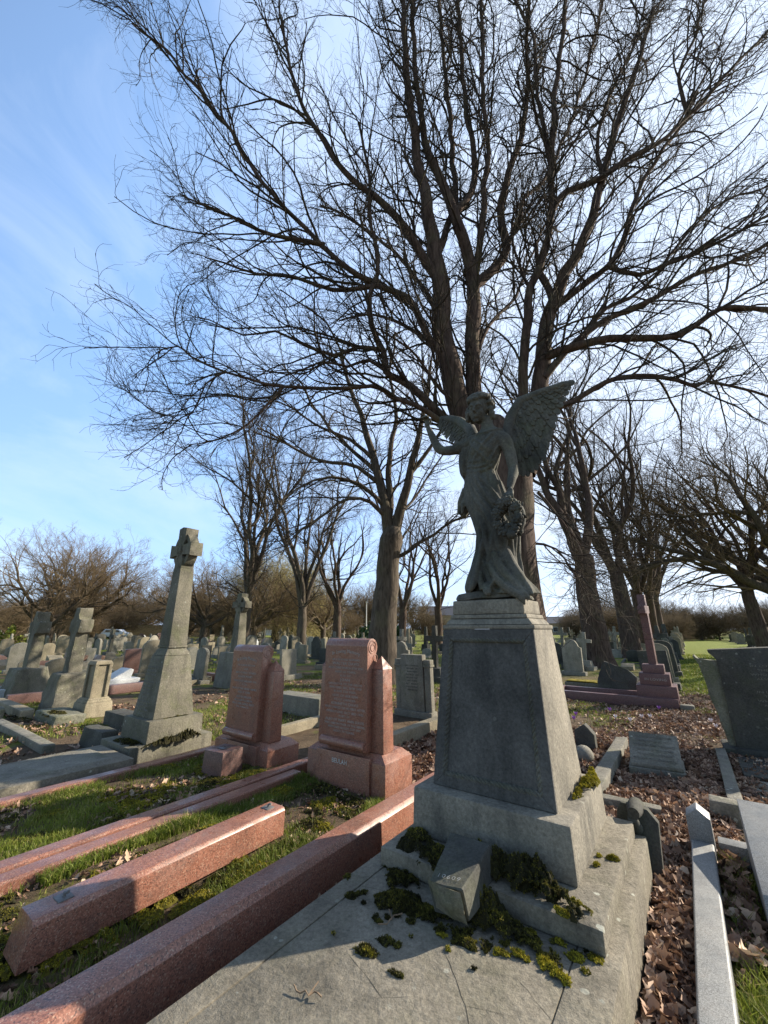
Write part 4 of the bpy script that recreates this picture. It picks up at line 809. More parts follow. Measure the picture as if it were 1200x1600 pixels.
def spawn(P,Rd,m,L0,k,r0,g,lr=None,t0=.15,ang=(25,60),up=.1,wig=.22,out=None,lenfall=.5,rk=.65,rmin=.004,tip=.35,drop=0.):
    """m children on every parent polyline; returns (P,R)"""
    n,kk,_=P.shape
    if n==0: return np.zeros((0,k,3)),np.zeros((0,k))
    par=np.repeat(np.arange(n),m); N_=len(par)
    t=(np.tile(np.arange(m),n)+g.random(N_))/m; t=t0+(1-t0)*t; t=np.minimum(t,.999)
    if drop: keep=g.random(N_)>drop; par=par[keep];t=t[keep];N_=len(par)
    f=t*(kk-1); i=f.astype(int); fr=(f-i)[:,None]
    p0=P[par,i]*(1-fr)+P[par,i+1]*fr; d=unit(P[par,i+1]-P[par,i]); rp=Rd[par,i]*(1-fr[:,0])+Rd[par,i+1]*fr[:,0]
    q=unit(np.cross(d,g.normal(size=(N_,3)))); a=np.radians(g.uniform(ang[0],ang[1],N_))[:,None]*(1-.45*t[:,None]**3)
    D=d*np.cos(a)+q*np.sin(a); D=D+np.array([0,0,1.])*up
    if out is not None:
        o=p0-out; o[:,2]*=.4; D=D+unit(o)*.25
    D=unit(D); L=L0*(1-lenfall*t)*g.uniform(.65,1.25,N_)*(1 if lr is None else np.clip(rp/lr,.5,1)); st=(L/(k-1))[:,None]
    X=np.empty((N_,k,3)); X[:,0]=p0; w=g.normal(size=(N_,3))*wig*.5
    for j in range(1,k):
        w=.35*w+g.normal(size=(N_,3))*wig; D=unit(D+w+np.array([0,0,up*.22])); X[:,j]=X[:,j-1]+D*st
    rs=np.maximum(np.minimum(rp*rk,r0*g.uniform(.75,1.25,N_)),rmin)
    RR=rs[:,None]*np.linspace(1,tip,k)[None]; RR=np.maximum(RR,rmin*.6)
    return X,RR
def resample(pts,rad,step,g,wig=.03):
    pts=np.array(pts,float); rad=np.array(rad,float)
    # catmull-rom
    Q=[];RR=[]
    for i in range(len(pts)-1):
        p0,p1,p2,p3=pts[max(0,i-1)],pts[i],pts[i+1],pts[min(len(pts)-1,i+2)]
        n=max(2,int(np.linalg.norm(p2-p1)/step))
        for j in range(n):
            u=j/n; Q.append(.5*(2*p1+(p2-p0)*u+(2*p0-5*p1+4*p2-p3)*u*u+(3*p1-p0-3*p2+p3)*u**3)); RR.append(rad[i]*(1-u)+rad[i+1]*u)
    Q.append(pts[-1]);RR.append(rad[-1]); Q=np.array(Q);RR=np.array(RR)
    if wig:
        w=g.normal(size=Q.shape)*wig; w[0]=0; k=np.array([.25,.5,.25])
        for c in range(3): w[:,c]=np.convolve(w[:,c],k,'same')
        Q=Q+w*np.minimum(1,RR[:,None]/.05+.35)
    return Q,RR
def chop(Q,RR,k=5):
    """cut a polyline into overlapping equal pieces so that it can be spawned from"""
    P=[];R_=[]
    for i in range(0,len(Q)-1,k-1):
        q=Q[i:i+k]; r=RR[i:i+k]
        if len(q)<k:
            if len(Q)>=k: q=Q[-k:]; r=RR[-k:]
            else: break
        P.append(q);R_.append(r)
    return np.array(P),np.array(R_)
def tree_obj(root,limbs,levels,g,center,name_mat=('bark','twig_bark'),lobes=True,trunkparts='trunk'):
    LP=[(np.array(q)[None],np.array(r)[None],(28 if max(r)>.3 else 14) if max(r)>.1 else 8) for q,r in limbs]
    off=np.array(root.location)
    V,F=tubes([(p-off,r,s) for p,r,s in LP]); 
    me=npmesh('trunk',V,F,smooth=True); link(trunkparts,me,root,name_mat[0])
    chops=[chop(q,r,5) for q,r in limbs if len(q)>=5 and True]
    Pc=np.concatenate([c[0] for c,l in zip(chops,[l for l in limbs if len(l[0])>=5])]); Rc=np.concatenate([c[1] for c in chops])
    sel=(Rc[:,0]<levels[0].get('rmax',.2)); Pc,Rc=Pc[sel],Rc[sel]
    gr=[]; cur=(Pc,Rc)
    for lv in levels:
        lv=dict(lv); lv.pop('rmax',None); s=lv.pop('sides',3); m=lv.pop('m'); 
        nx=spawn(cur[0],cur[1],m,g=g,out=np.array(center) if lv.pop('outw',True) else None,**lv); gr.append((nx[0]-off,nx[1],s)); cur=nx
    V,F=tubes(gr); link('crown',npmesh('crown',V,F,smooth=True),root,name_mat[1]); print(root.name,'crown verts',len(V))
gt=np.random.default_rng(5)
def limb(pts,w0,w1,step=.3,wig=.03,g=gt):
    P=[];Rr=[]; n=len(pts)
    for i,(px,py,Y) in enumerate(pts):
        p=atY(px,py,Y); f=p.y*CP+(p.z-HC)*SP; w=w0+(w1-w0)*(i/(n-1))**.75; w*=.9; P.append(p); Rr.append(.5*w/FPX*f)
    return resample(P,Rr,step,g,wig)
# ---- the big tree behind the angel
TY=6.9
base=atY(803,870,TY); tb=Vector((base.x+.03,TY,0))
root=bpy.data.objects.new('big_tree',None); COL.objects.link(root); root.location=tb
tagp(root,'huge bare many-limbed tree rising right behind the stone angel and filling the sky','tree')
LB=[]
q,r=resample([tb+Vector((0,0,-.2)),tb+Vector((0,0,.5)),atY(800,900,TY),atY(797,800,TY),atY(790,735,TY),atY(776,690,TY),atY(768,655,TY)],[.62,.50,.43,.42,.44,.36,.2],.12,gt,.012); LB.append((q,r))
big=[
 # left leader
 ([(770,760,TY),(735,680,TY),(709,600,TY-.05),(692,500,TY-.1),(690,445,TY-.1),(680,400,TY-.2),(673,350,TY-.3),(662,300,TY-.4),(650,240,TY-.5),(640,160,TY-.6),(632,60,TY-.7),(628,-40,TY-.8)],50,7),
 ([(692,450,TY-.1),(679,426,TY-.2),(650,388,TY-.4),(625,347,TY-.7),(590,312,TY-.9),(558,288,TY-1.1),(515,235,TY-1.3),(480,180,TY-1.5),(455,110,TY-1.6),(440,30,TY-1.7)],20,4),
 ([(680,400,TY-.2),(700,355,TY+.1),(712,300,TY+.3),(705,230,TY+.5),(700,150,TY+.6),(690,60,TY+.7),(684,-30,TY+.8)],14,5),
 # the branch that sweeps far to the upper left
 ([(712,610,TY-.1),(692,555,TY-.3),(667,530,TY-.4),(650,484,TY-.5),(633,463,TY-.6),(592,447,TY-.8),(537,417,TY-1.0),(508,384,TY-1.2),(462,342,TY-1.4),(400,270,TY-1.7),(350,190,TY-2.0),(290,120,TY-2.2),(262,85,TY-2.3),(235,62,TY-2.4),(205,35,TY-2.4)],17,2.5),
 ([(508,384,TY-1.2),(450,372,TY-1.4),(400,355,TY-1.6),(360,335,TY-1.8),(315,318,TY-2.0),(280,300,TY-2.1)],9,2),
 ([(592,447,TY-.8),(520,455,TY-.9),(460,430,TY-1.2),(400,425,TY-1.4),(350,410,TY-1.5),(320,402,TY-1.6)],9,2),
 # centre leader
 ([(768,740,TY+.1),(741,640,TY+.1),(739,560,TY+.1),(740,440,TY+.15),(728,390,TY+.1),(710,334,TY),(690,285,TY-.1),(670,240,TY-.2),(655,170,TY-.3),(648,90,TY-.4),(645,-20,TY-.5)],34,6),
 ([(740,440,TY+.15),(748,400,TY+.1),(756,338,TY),(758,280,TY-.1),(762,220,TY-.2),(752,140,TY-.3),(755,60,TY-.4),(750,-30,TY-.5)],14,5),
 ([(742,445,TY+.15),(765,430,TY+.3),(790,388,TY+.4),(783,325,TY+.5),(795,270,TY+.5),(815,210,TY+.6),(825,140,TY+.7),(822,60,TY+.8),(828,-40,TY+.8)],20,5),
 ([(710,334,TY),(735,300,TY+.1),(742,250,TY+.1),(730,180,TY+.2),(722,100,TY+.3),(715,10,TY+.4),(712,-40,TY+.4)],14,5),
 ([(790,388,TY+.4),(812,345,TY+.6),(818,312,TY+.8),(850,280,TY+1),(880,220,TY+1.2),(905,150,TY+1.4),(930,60,TY+1.5),(945,-30,TY+1.6)],8,4),
 # third leader
 ([(812,730,TY+.2),(817,640,TY+.2),(818,555,TY+.1),(826,497,TY),(830,450,TY-.1),(850,400,TY-.2),(858,347,TY-.3),(862,263,TY-.5),(864,180,TY-.7),(872,110,TY-.8),(880,40,TY-.9),(890,-40,TY-1)],20,6),
 ([(830,450,TY-.1),(815,420,TY),(800,370,TY+.2),(806,320,TY+.4)],6,3),
 ([(862,263,TY-.5),(850,200,TY-.5),(838,130,TY-.5),(835,60,TY-.5),(800,-10,TY-.5)],9,4),
 # fourth leader, right
 ([(820,740,TY+.2),(838,650,TY+.2),(848,590,TY+.2),(852,520,TY+.2),(866,472,TY+.2),(880,430,TY+.1),(900,400,TY),(925,345,TY-.1),(940,280,TY-.2),(960,210,TY-.3),(978,150,TY-.4),(1000,90,TY-.5),(1020,10,TY-.6)],36,5),
 ([(864,472,TY+.2),(850,440,TY+.3),(842,420,TY+.4),(838,380,TY+.6)],14,6),
 ([(862,330,TY-.3),(885,300,TY-.4),(940,275,TY-.6),(990,245,TY-.8),(1025,225,TY-1),(1075,180,TY-1.2),(1140,110,TY-1.4),(1210,40,TY-1.6)],13,4),
 ([(1075,180,TY-1.2),(1060,120,TY-1.2),(1090,40,TY-1.3),(1110,-30,TY-1.3)],7,3),
 ([(940,275,TY-.2),(935,220,TY-.1),(950,150,TY),(985,80,TY+.1),(1010,0,TY+.2)],8,3),
 ([(866,480,TY+.2),(905,450,TY),(950,415,TY-.2),(975,370,TY-.3),(990,325,TY-.4),(1020,260,TY-.5),(1060,200,TY-.6),(1090,140,TY-.7)],14,4),
 ([(950,415,TY-.2),(1000,425,TY-.4),(1060,405,TY-.6),(1120,380,TY-.8),(1210,330,TY-1)],9,4),
 ([(852,560,TY+.1),(900,545,TY-.1),(950,528,TY-.3),(1000,528,TY-.5),(1065,522,TY-.8),(1110,495,TY-1),(1150,480,TY-1.1),(1215,482,TY-1.3)],17,7),
 ([(850,590,TY+.1),(885,545,TY),(930,510,TY-.1),(985,480,TY-.3),(1030,460,TY-.5),(1080,432,TY-.7),(1130,412,TY-.8),(1210,380,TY-1)],13,6),
 ([(900,545,TY-.1),(950,480,TY-.2),(1000,455,TY-.1),(1045,400,TY),(1090,350,TY+.1),(1140,310,TY+.2),(1210,290,TY+.3)],8,3),
 ([(855,640,TY+.1),(897,625,TY),(930,606,TY-.1),(968,594,TY-.3),(1019,589,TY-.5),(1058,594,TY-.7),(1087,604,TY-.9),(1106,595,TY-1),(1143,604,TY-1.1),(1205,622,TY-1.3)],12,4),
 ([(840,770,TY+.2),(865,800,TY+.1),(890,830,TY),(912,858,TY-.1)],6,1.5),
 ([(832,850,TY),(870,858,TY-.1),(888,880,TY-.2),(900,900,TY-.3)],5,1.5),
 # low left branches
 ([(735,680,TY),(712,662,TY-.2),(687,650,TY-.3),(658,620,TY-.5),(625,592,TY-.6),(606,580,TY-.7),(600,547,TY-.7),(580,505,TY-.8),(579,463,TY-.9),(590,426,TY-.9),(583,388,TY-1),(580,330,TY-1.1),(575,260,TY-1.2),(560,190,TY-1.3)],19,4),
 ([(740,700,TY),(715,680,TY-.3),(688,659,TY-.5),(650,634,TY-.7),(608,616,TY-.9),(583,604,TY-1),(525,607,TY-1.2),(442,605,TY-1.6),(393,592,TY-1.8),(353,580,TY-2),(300,557,TY-2.2),(275,540,TY-2.4),(255,545,TY-2.5)],13,2),
 ([(600,547,TY-.7),(560,540,TY-.9),(520,555,TY-1.1),(480,540,TY-1.3),(430,520,TY-1.5),(380,525,TY-1.6),(330,500,TY-1.8)],9,2),
 ([(606,580,TY-.7),(575,560,TY-.7),(545,572,TY-.8),(500,566,TY-.9),(450,585,TY-1),(400,575,TY-1.1)],7,2),
 ([(442,605,TY-1.6),(410,640,TY-1.8),(385,665,TY-1.9),(340,685,TY-2),(290,695,TY-2.1)],6,1.5),
 ([(353,580,TY-2),(320,600,TY-2.1),(300,645,TY-2.2),(250,650,TY-2.3)],4,1.2),
 ([(700,560,TY),(650,520,TY+.3),(620,500,TY+.5),(580,490,TY+.8),(530,500,TY+1)],9,3),
 ([(718,640,TY),(690,610,TY-.4),(660,570,TY-.8),(640,545,TY-1.1),(600,520,TY-1.4)],8,3),
 # behind
 ([(742,560,TY+.2),(770,500,TY+.8),(800,470,TY+1.4),(830,400,TY+1.9),(860,330,TY+2.2)],8,3),
 ([(700,520,TY+.1),(660,450,TY+.8),(620,400,TY+1.4),(560,350,TY+1.8),(500,320,TY+2.2)],10,3),
]
for pts,w0,w1 in big: LB.append(limb([(x,y,TY+(Y-TY)*(.45 if Y<TY else 1)) for x,y,Y in pts],w0,w1,.28,.035))
LB=[(np.array([tuple(p) for p in q]),np.array(r)) for q,r in LB]
# drop the buried first points of the spawned crown automatically by rmax
tree_obj(root,LB,[dict(m=4,L0=2.9,k=11,r0=.024,lr=.042,ang=(20,50),up=.16,wig=.15,rk=.6,rmin=.012,sides=5,rmax=.19,lenfall=.2,t0=.0),
                  dict(m=7,L0=1.15,k=7,r0=.012,ang=(22,52),up=.12,wig=.22,rk=.62,rmin=.005,sides=4,t0=.12),
                  dict(m=3,L0=.6,k=5,r0=.0065,ang=(25,60),up=.08,wig=.26,rmin=.0036,sides=3,t0=.15),
                  dict(m=1,L0=.34,k=4,r0=.0045,ang=(25,60),up=.08,wig=.26,rmin=.0026,sides=3,t0=.3,outw=False)],gt,(tb.x,tb.y,7))
# ---- procedural trees for the distance (prototype in its own frame)
def proto_tree(kind,seed,mats=('grey_bark','twig_bark')):
    g=np.random.default_rng(seed); r=bpy.data.objects.new(kind,None); COL.objects.link(r); limbs=[]
    def path(p,d,L,k,wig,up):
        d=np.array(d,float);P=[np.array(p,float)]
        for i in range(k):
            d=unit(d+g.normal(size=3)*wig+np.array([0,0,up])); P.append(P[-1]+d*L/k)
        return np.array(P)
    spec={'vase':dict(H=4.8,r=.55,nl=5,L=13,tilt=(8,26),up=.10,lv=(1,4,5,3),l=(4.2,2.0,1.0,.5)),
          'spread':dict(H=2.6,r=.42,nl=9,L=6.5,tilt=(35,80),up=.05,lv=(2,4,5,3),l=(3.0,1.5,.8,.4)),
          'column':dict(H=3.5,r=.42,nl=5,L=15,tilt=(3,14),up=.05,lv=(3,5,4,2),l=(3.0,1.5,.8,.4)),
          'bush':dict(H=1.0,r=.25,nl=10,L=4.5,tilt=(25,75),up=.03,lv=(3,5,4,3),l=(2.2,1.2,.7,.35)),
          'willow':dict(H=2.2,r=.4,nl=9,L=5.5,tilt=(25,60),up=.04,lv=(3,5,5,0),l=(2.4,1.6,2.4,.4))}[kind]
    H=spec['H']; tr=path((0,0,-.2),(g.normal()*.012,g.normal()*.012,1),H+.2,7,.03,.2); k=len(tr)
    limbs.append(resample(tr,np.linspace(spec['r']*1.0,spec['r']*.72,k)*np.array([1.35]+[1]*(k-1)),.35,g,.02)); top=tr[-1]
    for i in range(spec['nl']):
        az=2*PI*(i+g.random()*.7)/spec['nl']; ti=R(g.uniform(*spec['tilt'])); 
        st=tr[-1-(i%3)] if kind in('spread','bush','willow') else tr[-1-(i%2)]
        P=path(st,(math.sin(ti)*math.cos(az),math.sin(ti)*math.sin(az),math.cos(ti)),spec['L']*g.uniform(.75,1.1),9,.16,spec['up'])
        r0=spec['r']*g.uniform(.35,.55); limbs.append(resample(P,np.linspace(r0,r0*.12,len(P)),.45,g,.05))
        for q in (3,5):
            dd=unit(P[q+1]-P[q]+g.normal(size=3)*.6); P2=path(P[q],dd,spec['L']*.55,7,.18,spec['up']); r1=r0*.45; limbs.append(resample(P2,np.linspace(r1,r1*.15,len(P2)),.45,g,.05))
    a,b,c,d=spec['lv']; l=spec['l']; k=1.0
    lv=[dict(m=a,L0=l[0],k=7,r0=.045,ang=(25,55),up=.12,wig=.16,rk=.6,rmin=.015,sides=4,rmax=.26,lenfall=.2,t0=0),
        dict(m=b,L0=l[1],k=5,r0=.022,ang=(25,58),up=.08,wig=.2,rmin=.009,sides=3),
        dict(m=c,L0=l[2],k=4,r0=.012,ang=(25,60),up=.06 if kind!='willow' else -.9,wig=.22,rmin=.0065,sides=3)]
    if d: lv.append(dict(m=d,L0=l[3],k=3,r0=.008,ang=(25,60),up=.05,wig=.22,rmin=.005,sides=3,outw=False))
    tree_obj(r,limbs,lv,g,(0,0,H+1),mats); r.location=(0,0,-80); return r
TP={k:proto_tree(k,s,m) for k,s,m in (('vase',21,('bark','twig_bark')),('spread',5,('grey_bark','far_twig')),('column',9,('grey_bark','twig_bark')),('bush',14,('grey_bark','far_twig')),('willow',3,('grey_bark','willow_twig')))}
protov=proto_tree('vase',33,('bark','twig_bark')); TP['vase2']=protov
def ground_at(px,Y): r=ray(px,983+10); return Vector((r[0]/r[1]*Y,Y,0))
def put_tree(kind,px,Y,S,rot,label,group=None,cat='tree',name='bare_tree',sz=None,loc=None,lean=(0,0)):
    o=copy_tree(TP[kind]); o.name=name; o.location=loc if loc is not None else ground_at(px,Y); o.rotation_euler=(R(lean[0]),R(lean[1]),R(rot)); o.scale=(S,S,sz or S); return tagp(o,label,cat,group)
# second tree, just behind the headstones, guided by the photograph
g2=np.random.default_rng(8); T2=13.0; tb2=ground_at(594,T2)
root=bpy.data.objects.new('bare_tree',None); COL.objects.link(root); root.location=tb2
tagp(root,'bare tree with a forked leaning trunk right behind the BEULAH headstone','tree')
L2=[resample([tb2+Vector((0,0,-.2)),tb2+Vector((.02,0,.5)),atY(598,985,T2),atY(603,930,T2),atY(608,870,T2),atY(611,843,T2),atY(612,825,T2)],[.58,.48,.43,.38,.36,.38,.25],.25,g2,.02)]
for pts,w0,w1 in (([(610,850,T2),(604,800,T2),(592,750,T2+.2),(578,700,T2+.4),(565,650,T2+.6),(545,600,T2+.8),(530,550,T2+1)],24,4),
  ([(612,850,T2),(625,800,T2),(638,760,T2-.2),(642,715,T2-.3),(655,680,T2-.4),(668,620,T2-.5),(675,560,T2-.6)],22,4),
  ([(606,810,T2),(612,750,T2+.3),(610,700,T2+.4),(618,640,T2+.6),(612,580,T2+.8),(620,520,T2+1)],14,3),
  ([(615,872,T2),(630,870,T2),(650,850,T2-.1),(680,834,T2-.3),(705,815,T2-.5),(740,800,T2-.7)],9,3),
  ([(604,808,T2),(580,785,T2-.3),(545,780,T2-.6),(510,800,T2-.9),(470,830,T2-1.2),(440,870,T2-1.4)],9,2),
  ([(600,790,T2),(565,755,T2-.3),(520,745,T2-.7),(470,760,T2-1.1),(430,790,T2-1.5)],9,2),
  ([(594,755,T2+.2),(560,730,T2),(500,722,T2-.4),(440,690,T2-.8),(400,670,T2-1.2)],9,2.5),
  ([(585,720,T2+.3),(550,690,T2+.2),(505,670,T2),(460,640,T2-.3),(420,625,T2-.6)],8,2),
  ([(590,740,T2+.2),(545,700,T2+.6),(500,650,T2+1),(470,600,T2+1.3),(440,570,T2+1.5)],9,2),
  ([(640,740,T2-.2),(670,700,T2-.2),(700,660,T2),(720,610,T2+.2)],9,2.5),
  ([(600,820,T2),(640,790,T2+.8),(670,740,T2+1.6),(700,700,T2+2)],7,2)): L2.append(limb(pts,w0,w1,.4,.06,g2))
L2=[(np.array([tuple(p) for p in q]),np.array(r)) for q,r in L2]
tree_obj(root,L2,[dict(m=3,L0=2.6,k=8,r0=.032,ang=(22,58),up=.10,wig=.18,rk=.6,rmin=.015,sides=4,rmax=.2,lenfall=.2,t0=0),dict(m=5,L0=1.3,k=6,r0=.017,ang=(25,58),up=.08,wig=.22,rmin=.009,sides=3),dict(m=5,L0=.7,k=4,r0=.009,ang=(25,60),up=.06,wig=.25,rmin=.006,sides=3)],g2,(tb2.x,tb2.y,6),('grey_bark','twig_bark'))
# row of big trees to the right of the pedestal
for i,(px,Y,k,S,rot,l) in enumerate(((934,18.5,'vase',1.02,20,'nearest of the big bare trees in the row at right, with a thick forked trunk'),(984,24.5,'vase2',1.0,80,'second big bare tree in the row at right, paler trunk'),(1004,31,'vase',.95,160,'third big bare tree in the row at right, dark ivy-brown trunk'),
        (1022,38,'vase2',.95,240,'fourth big bare tree in the row at right, behind the stepped cross'),(1034,46,'vase',.95,300,'fifth and farthest big bare tree in the row at right'))):
    put_tree(k,px,Y,S,rot,l,'row of big bare trees beside the green avenue')
put_tree('vase2',1192,25,.80,120,'bare vase-shaped tree at the right edge, beyond the big inscribed stone')
put_tree('spread',1265,24,1.7,200,'bare tree standing just outside the right edge, its branches reaching in')
put_tree('column',383,33,1.15,30,'tall narrow bare tree with several upright stems, right of the tall celtic cross',sz=1.15)
put_tree('column',470,30,.92,140,'tall bare tree with two upright stems, between the two red headstones')
put_tree('vase2',525,34,.72,60,'bare tree with a low fork, just left of the BEULAH stone top')
put_tree('spread',128,44,1.25,15,'broad round-crowned bare tree at left, above the short pillar')
put_tree('spread',75,38,1.0,130,'bare tree behind the two rustic crosses at the left')
put_tree('vase',684,40,.78,200,'bare tree with a tall round crown seen left of the pedestal top')
put_tree('spread',318,42,1.0,250,'low bare tree right behind the tall celtic cross')
put_tree('spread',395,40,.85,70,'small bare tree with a bent limb above the smaller red headstone')
put_tree('willow',430,50,1.3,0,'yellowish willow behind the red headstones',name='willow')
put_tree('spread',505,45,.8,290,'small bare tree with a thin trunk behind the BEULAH headstone')
put_tree('vase2',628,30,.62,290,'small dark bare tree close to the right of the forked leaning trunk')
rt=random.Random(3)
for i in range(52):
    px=-60+i*(1320/51)+rt.uniform(-12,12); Y=rt.uniform(58,95); k=rt.choice(['bush','bush','spread','bush'])
    S=rt.uniform(.9,1.35) if k=='bush' else rt.uniform(.9,1.2)
    if px>640: S*=.85
    if 690<px<880: continue
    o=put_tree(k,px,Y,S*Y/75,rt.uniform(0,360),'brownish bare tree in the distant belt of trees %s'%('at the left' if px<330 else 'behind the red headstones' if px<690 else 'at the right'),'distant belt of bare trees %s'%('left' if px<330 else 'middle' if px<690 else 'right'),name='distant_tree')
for p in TP.values():
    for c in list(p.children): bpy.data.objects.remove(c)
    bpy.data.objects.remove(p)
# ---- evergreen shrubs
def shrub(px,Y,w,h,mat,label,n=2600):
    g=np.random.default_rng(int(px)); c=ground_at(px,Y); d=unit(g.normal(size=(n,3))); d[:,2]=np.abs(d[:,2]); rr=g.uniform(.55,1,n)[:,None]*(.8+.25*np.sin(d[:,:1]*7+d[:,1:2]*5))
    P=d*rr*np.array([w,w,h]); u=unit(g.normal(size=(n,3)))*.09*(Y/30+.5); v=unit(np.cross(u,g.normal(size=(n,3))))*.06*(Y/30+.5)
    V=np.stack([P-u,P+v,P+u,P-v],1).reshape(-1,3); F=[np.arange(4*n).reshape(n,4)]
    t=bpy.data.objects.new('evergreen_shrub',None); COL.objects.link(t); t.location=c; tagp(t,label,'shrub'); link('foliage',npmesh('foliage',V,F),t,mat)
    V,F=tubes([(np.array([[[0,0,0],[0,0,h*.5]],[[0,0,0.],[w*.3,0,h*.6]],[[0,0,0.],[-w*.3,.1,h*.6]]]),np.full((3,2),.05*w),5)]); link('stem',npmesh('stem',V,F),t,'grey_bark')
shrub(577,27,.9,2.1,'shrub_green','dark evergreen shrub just left of the forked leaning trunk'); shrub(10,36,1.6,1.9,'shrub_yellow','yellow-green shrub at the far left edge'); shrub(618,30,.7,1.9,'shrub_green','small dark evergreen between the leaning trunk and pilaster headstone')
shrub(480,60,3,3.2,'shrub_green','far green shrub behind the gap between the red headstones'); shrub(1070,70,5,3.5,'shrub_green','dark shrub closing the far end of the green avenue',4000)
# ---- boundary wall, far houses, van
def box_at(mb,x0,x1,y0,y1,z0,z1,bev=0): mb.box(x0,x1,y0,y1,z0,z1,bev=bev)
t=bpy.data.objects.new('boundary_wall',None); COL.objects.link(t); p=ground_at(-120,78); t.location=p; q=ground_at(400,92); d=q-p; t.rotation_euler=(0,0,math.atan2(d.y,d.x)); tagp(t,'long tan brick boundary wall far behind the left field','wall')
s=MB(); s.box(0,d.length,-.15,.15,0,2.3,bev=0).build('brickwork','brick',t); s=MB(); s.box(0,d.length,-.2,.2,2.301,2.4,bev=0).build('coping','tan_stone',t)
def house(px,Y,w,dp,h,rh,label,wm='render_wall',win=6):
    t=bpy.data.objects.new('house',None); COL.objects.link(t); t.location=ground_at(px,Y); t.rotation_euler=(0,0,-t.location.x/t.location.y*.6); tagp(t,label,'building')
    MB().box(-w/2,w/2,0,dp,0,h,bev=0).build('wall',wm,t); s=MB(); s.prism([(-.4,h+.002),(dp+.4,h+.002),(dp/2,h+rh)],-w/2-.3,w/2+.3,bev=0,ax='x'); s.build('roof','roof_slate',t)
    for i in range(win):
        x=-w/2+w*(i+.5)/win
        for z in ((.9,2.2),(3.6,4.8)) if h>5 else ((.9,2.1),): MB().box(x-.7,x+.7,-.06,.0,z[0]-.1,z[1]+.1,bev=0).build('window','white_paint',t); wo=[c for c in bpy.data.objects if c.name.startswith('window') and c.parent==t][-1]; MB().box(x-.6,x+.6,-.08,-.061,z[0],z[1],bev=0).build('pane','car_glass',wo)
house(446,112,26,8,3.4,2.2,'low white building with a dark roof far behind the two red headstones'); house(880,120,30,8,3.2,2,'long low pale building far off right of the pedestal','brick',8); house(700,125,16,8,5.6,3,'distant house behind the bare tree left of the pedestal','brick',4)
t=bpy.data.objects.new('parked_van',None); COL.objects.link(t); t.location=ground_at(181,72); t.rotation_euler=(0,0,R(8)); tagp(t,'white and blue-grey car parked by the brick wall behind the left field','car')
s=MB(); s.prism([(-2.1,.35),(2.1,.35),(2.15,.95),(1.3,1.05),(.75,1.55),(-1.5,1.6),(-2.05,1.0)],-.85,.85,bev=.06); s.build('body','van_paint',t)
for x0_,x1_ in((-1.4,-.5),(-.4,.6)): s=MB(); s.prism([(x0_,1.08),(x1_+(.35 if x1_>0 else 0),1.08),(x1_,1.48),(x0_+.05,1.5)],-.87,-.8,bev=.01); s.build('window','car_glass',t)
for x in(-1.35,1.4):
    for y in(-.8,.8): s=MB(); s.tube([(x,y-.1,.33),(x,y+.1,.33)],.33,18); wh=s.build('wheel','rubber',t); s=MB(); s.tube([(x,y-.11,.33),(x,y+.11,.33)],.18,12); s.build('rim','metal',wh)
t=bpy.data.objects.new('lamp_post',None); COL.objects.link(t); t.location=ground_at(572,48); tagp(t,'thin white post in the distance left of the forked leaning trunk','post'); s=MB(); s.tube([(0,0,0),(0,0,1),(0,0,4.6)],[.10,.07,.05],8); s.build('pole','white_paint',t); s=MB(); s.box(-.1,.1,-.1,.1,4.6,4.72,bev=.02).build('cap','white_paint',t)
# ================================================================ litter, grass, moss, flowers
solid=[(-2.98,-2.73,.88,2.5),(-1.78,-.40,.3,3.58),(-2.24,-2.03,.1,4.0),(-3.78,-3.62,.1,3.5),(-3.95,-3.79,.1,4.3),(-5.34,-5.18,.1,3.95),(-6.45,-5.4,.1,2.6),(-6.75,-5.6,2.5,3.85),(-3.62,-2.53,3.5,4.05),(-5.2,-4.12,3.38,3.9),(-.22,-.08,.5,4.25),(-.82,-.24,5.8,6.55),(.02,1.7,7.4,8.0),(-4.9,-3.95,6.95,7.25),(.1,.75,3.2,4.15),(-.06,1.2,4.2,4.32)]
def free(a,b,pad=0.0):
    ok=np.ones(a.shape,bool)
    for x0,x1,y0,y1 in solid: ok&=~((a>x0-pad)&(a<x1+pad)&(b>y0-pad)&(b<y1+pad))
    return ok
def XYZ(a,b,z): return np.stack([a*E1[0]+b*E2[0],a*E1[1]+b*E2[1],z],-1)
def inview(a,b,m=1.25):
    x=a*E1[0]+b*E2[0]; y=a*E1[1]+b*E2[1]; return (y>.9)&(np.abs(x)<m*y+.6)
def blades(a,b,h,w,g,z=None):
    n=len(a); z=gz(a,b) if z is None else z; P=XYZ(a,b,z-.004); az=g.uniform(0,2*PI,n); sd=np.stack([np.cos(az),np.sin(az),0*az],-1)*w[:,None]*.5
    la=g.uniform(0,2*PI,n); le=np.stack([np.cos(la),np.sin(la),0*la],-1)*(h*g.uniform(.15,.9,n))[:,None]; up=np.array([0,0,1.])*h[:,None]
    m=P+le*.3+up*.55; t=P+le+up*g.uniform(.7,1,n)[:,None]
    V=np.stack([P-sd,P+sd,m+sd*.7,m-sd*.7,t],1).reshape(-1,3); i=np.arange(n)*5
    return V,[np.stack([i,i+1,i+2,i+3],-1),np.stack([i+3,i+2,i+4],-1)]
def pick(g,n,x0,x1,y0,y1,prob):
    a=g.uniform(x0,x1,n); b=g.uniform(y0,y1,n); k=(g.random(n)<prob(a,b))&free(a,b,.005)&inview(a,b); return a[k],b[k]
gg=np.random.default_rng(77)
def leftmix(a,b): return fbm(a,b,1.6,21)
bare=lambda a,b: fbm(a,b,2.3,31)
A=[];B=[];H=[];Wd=[]
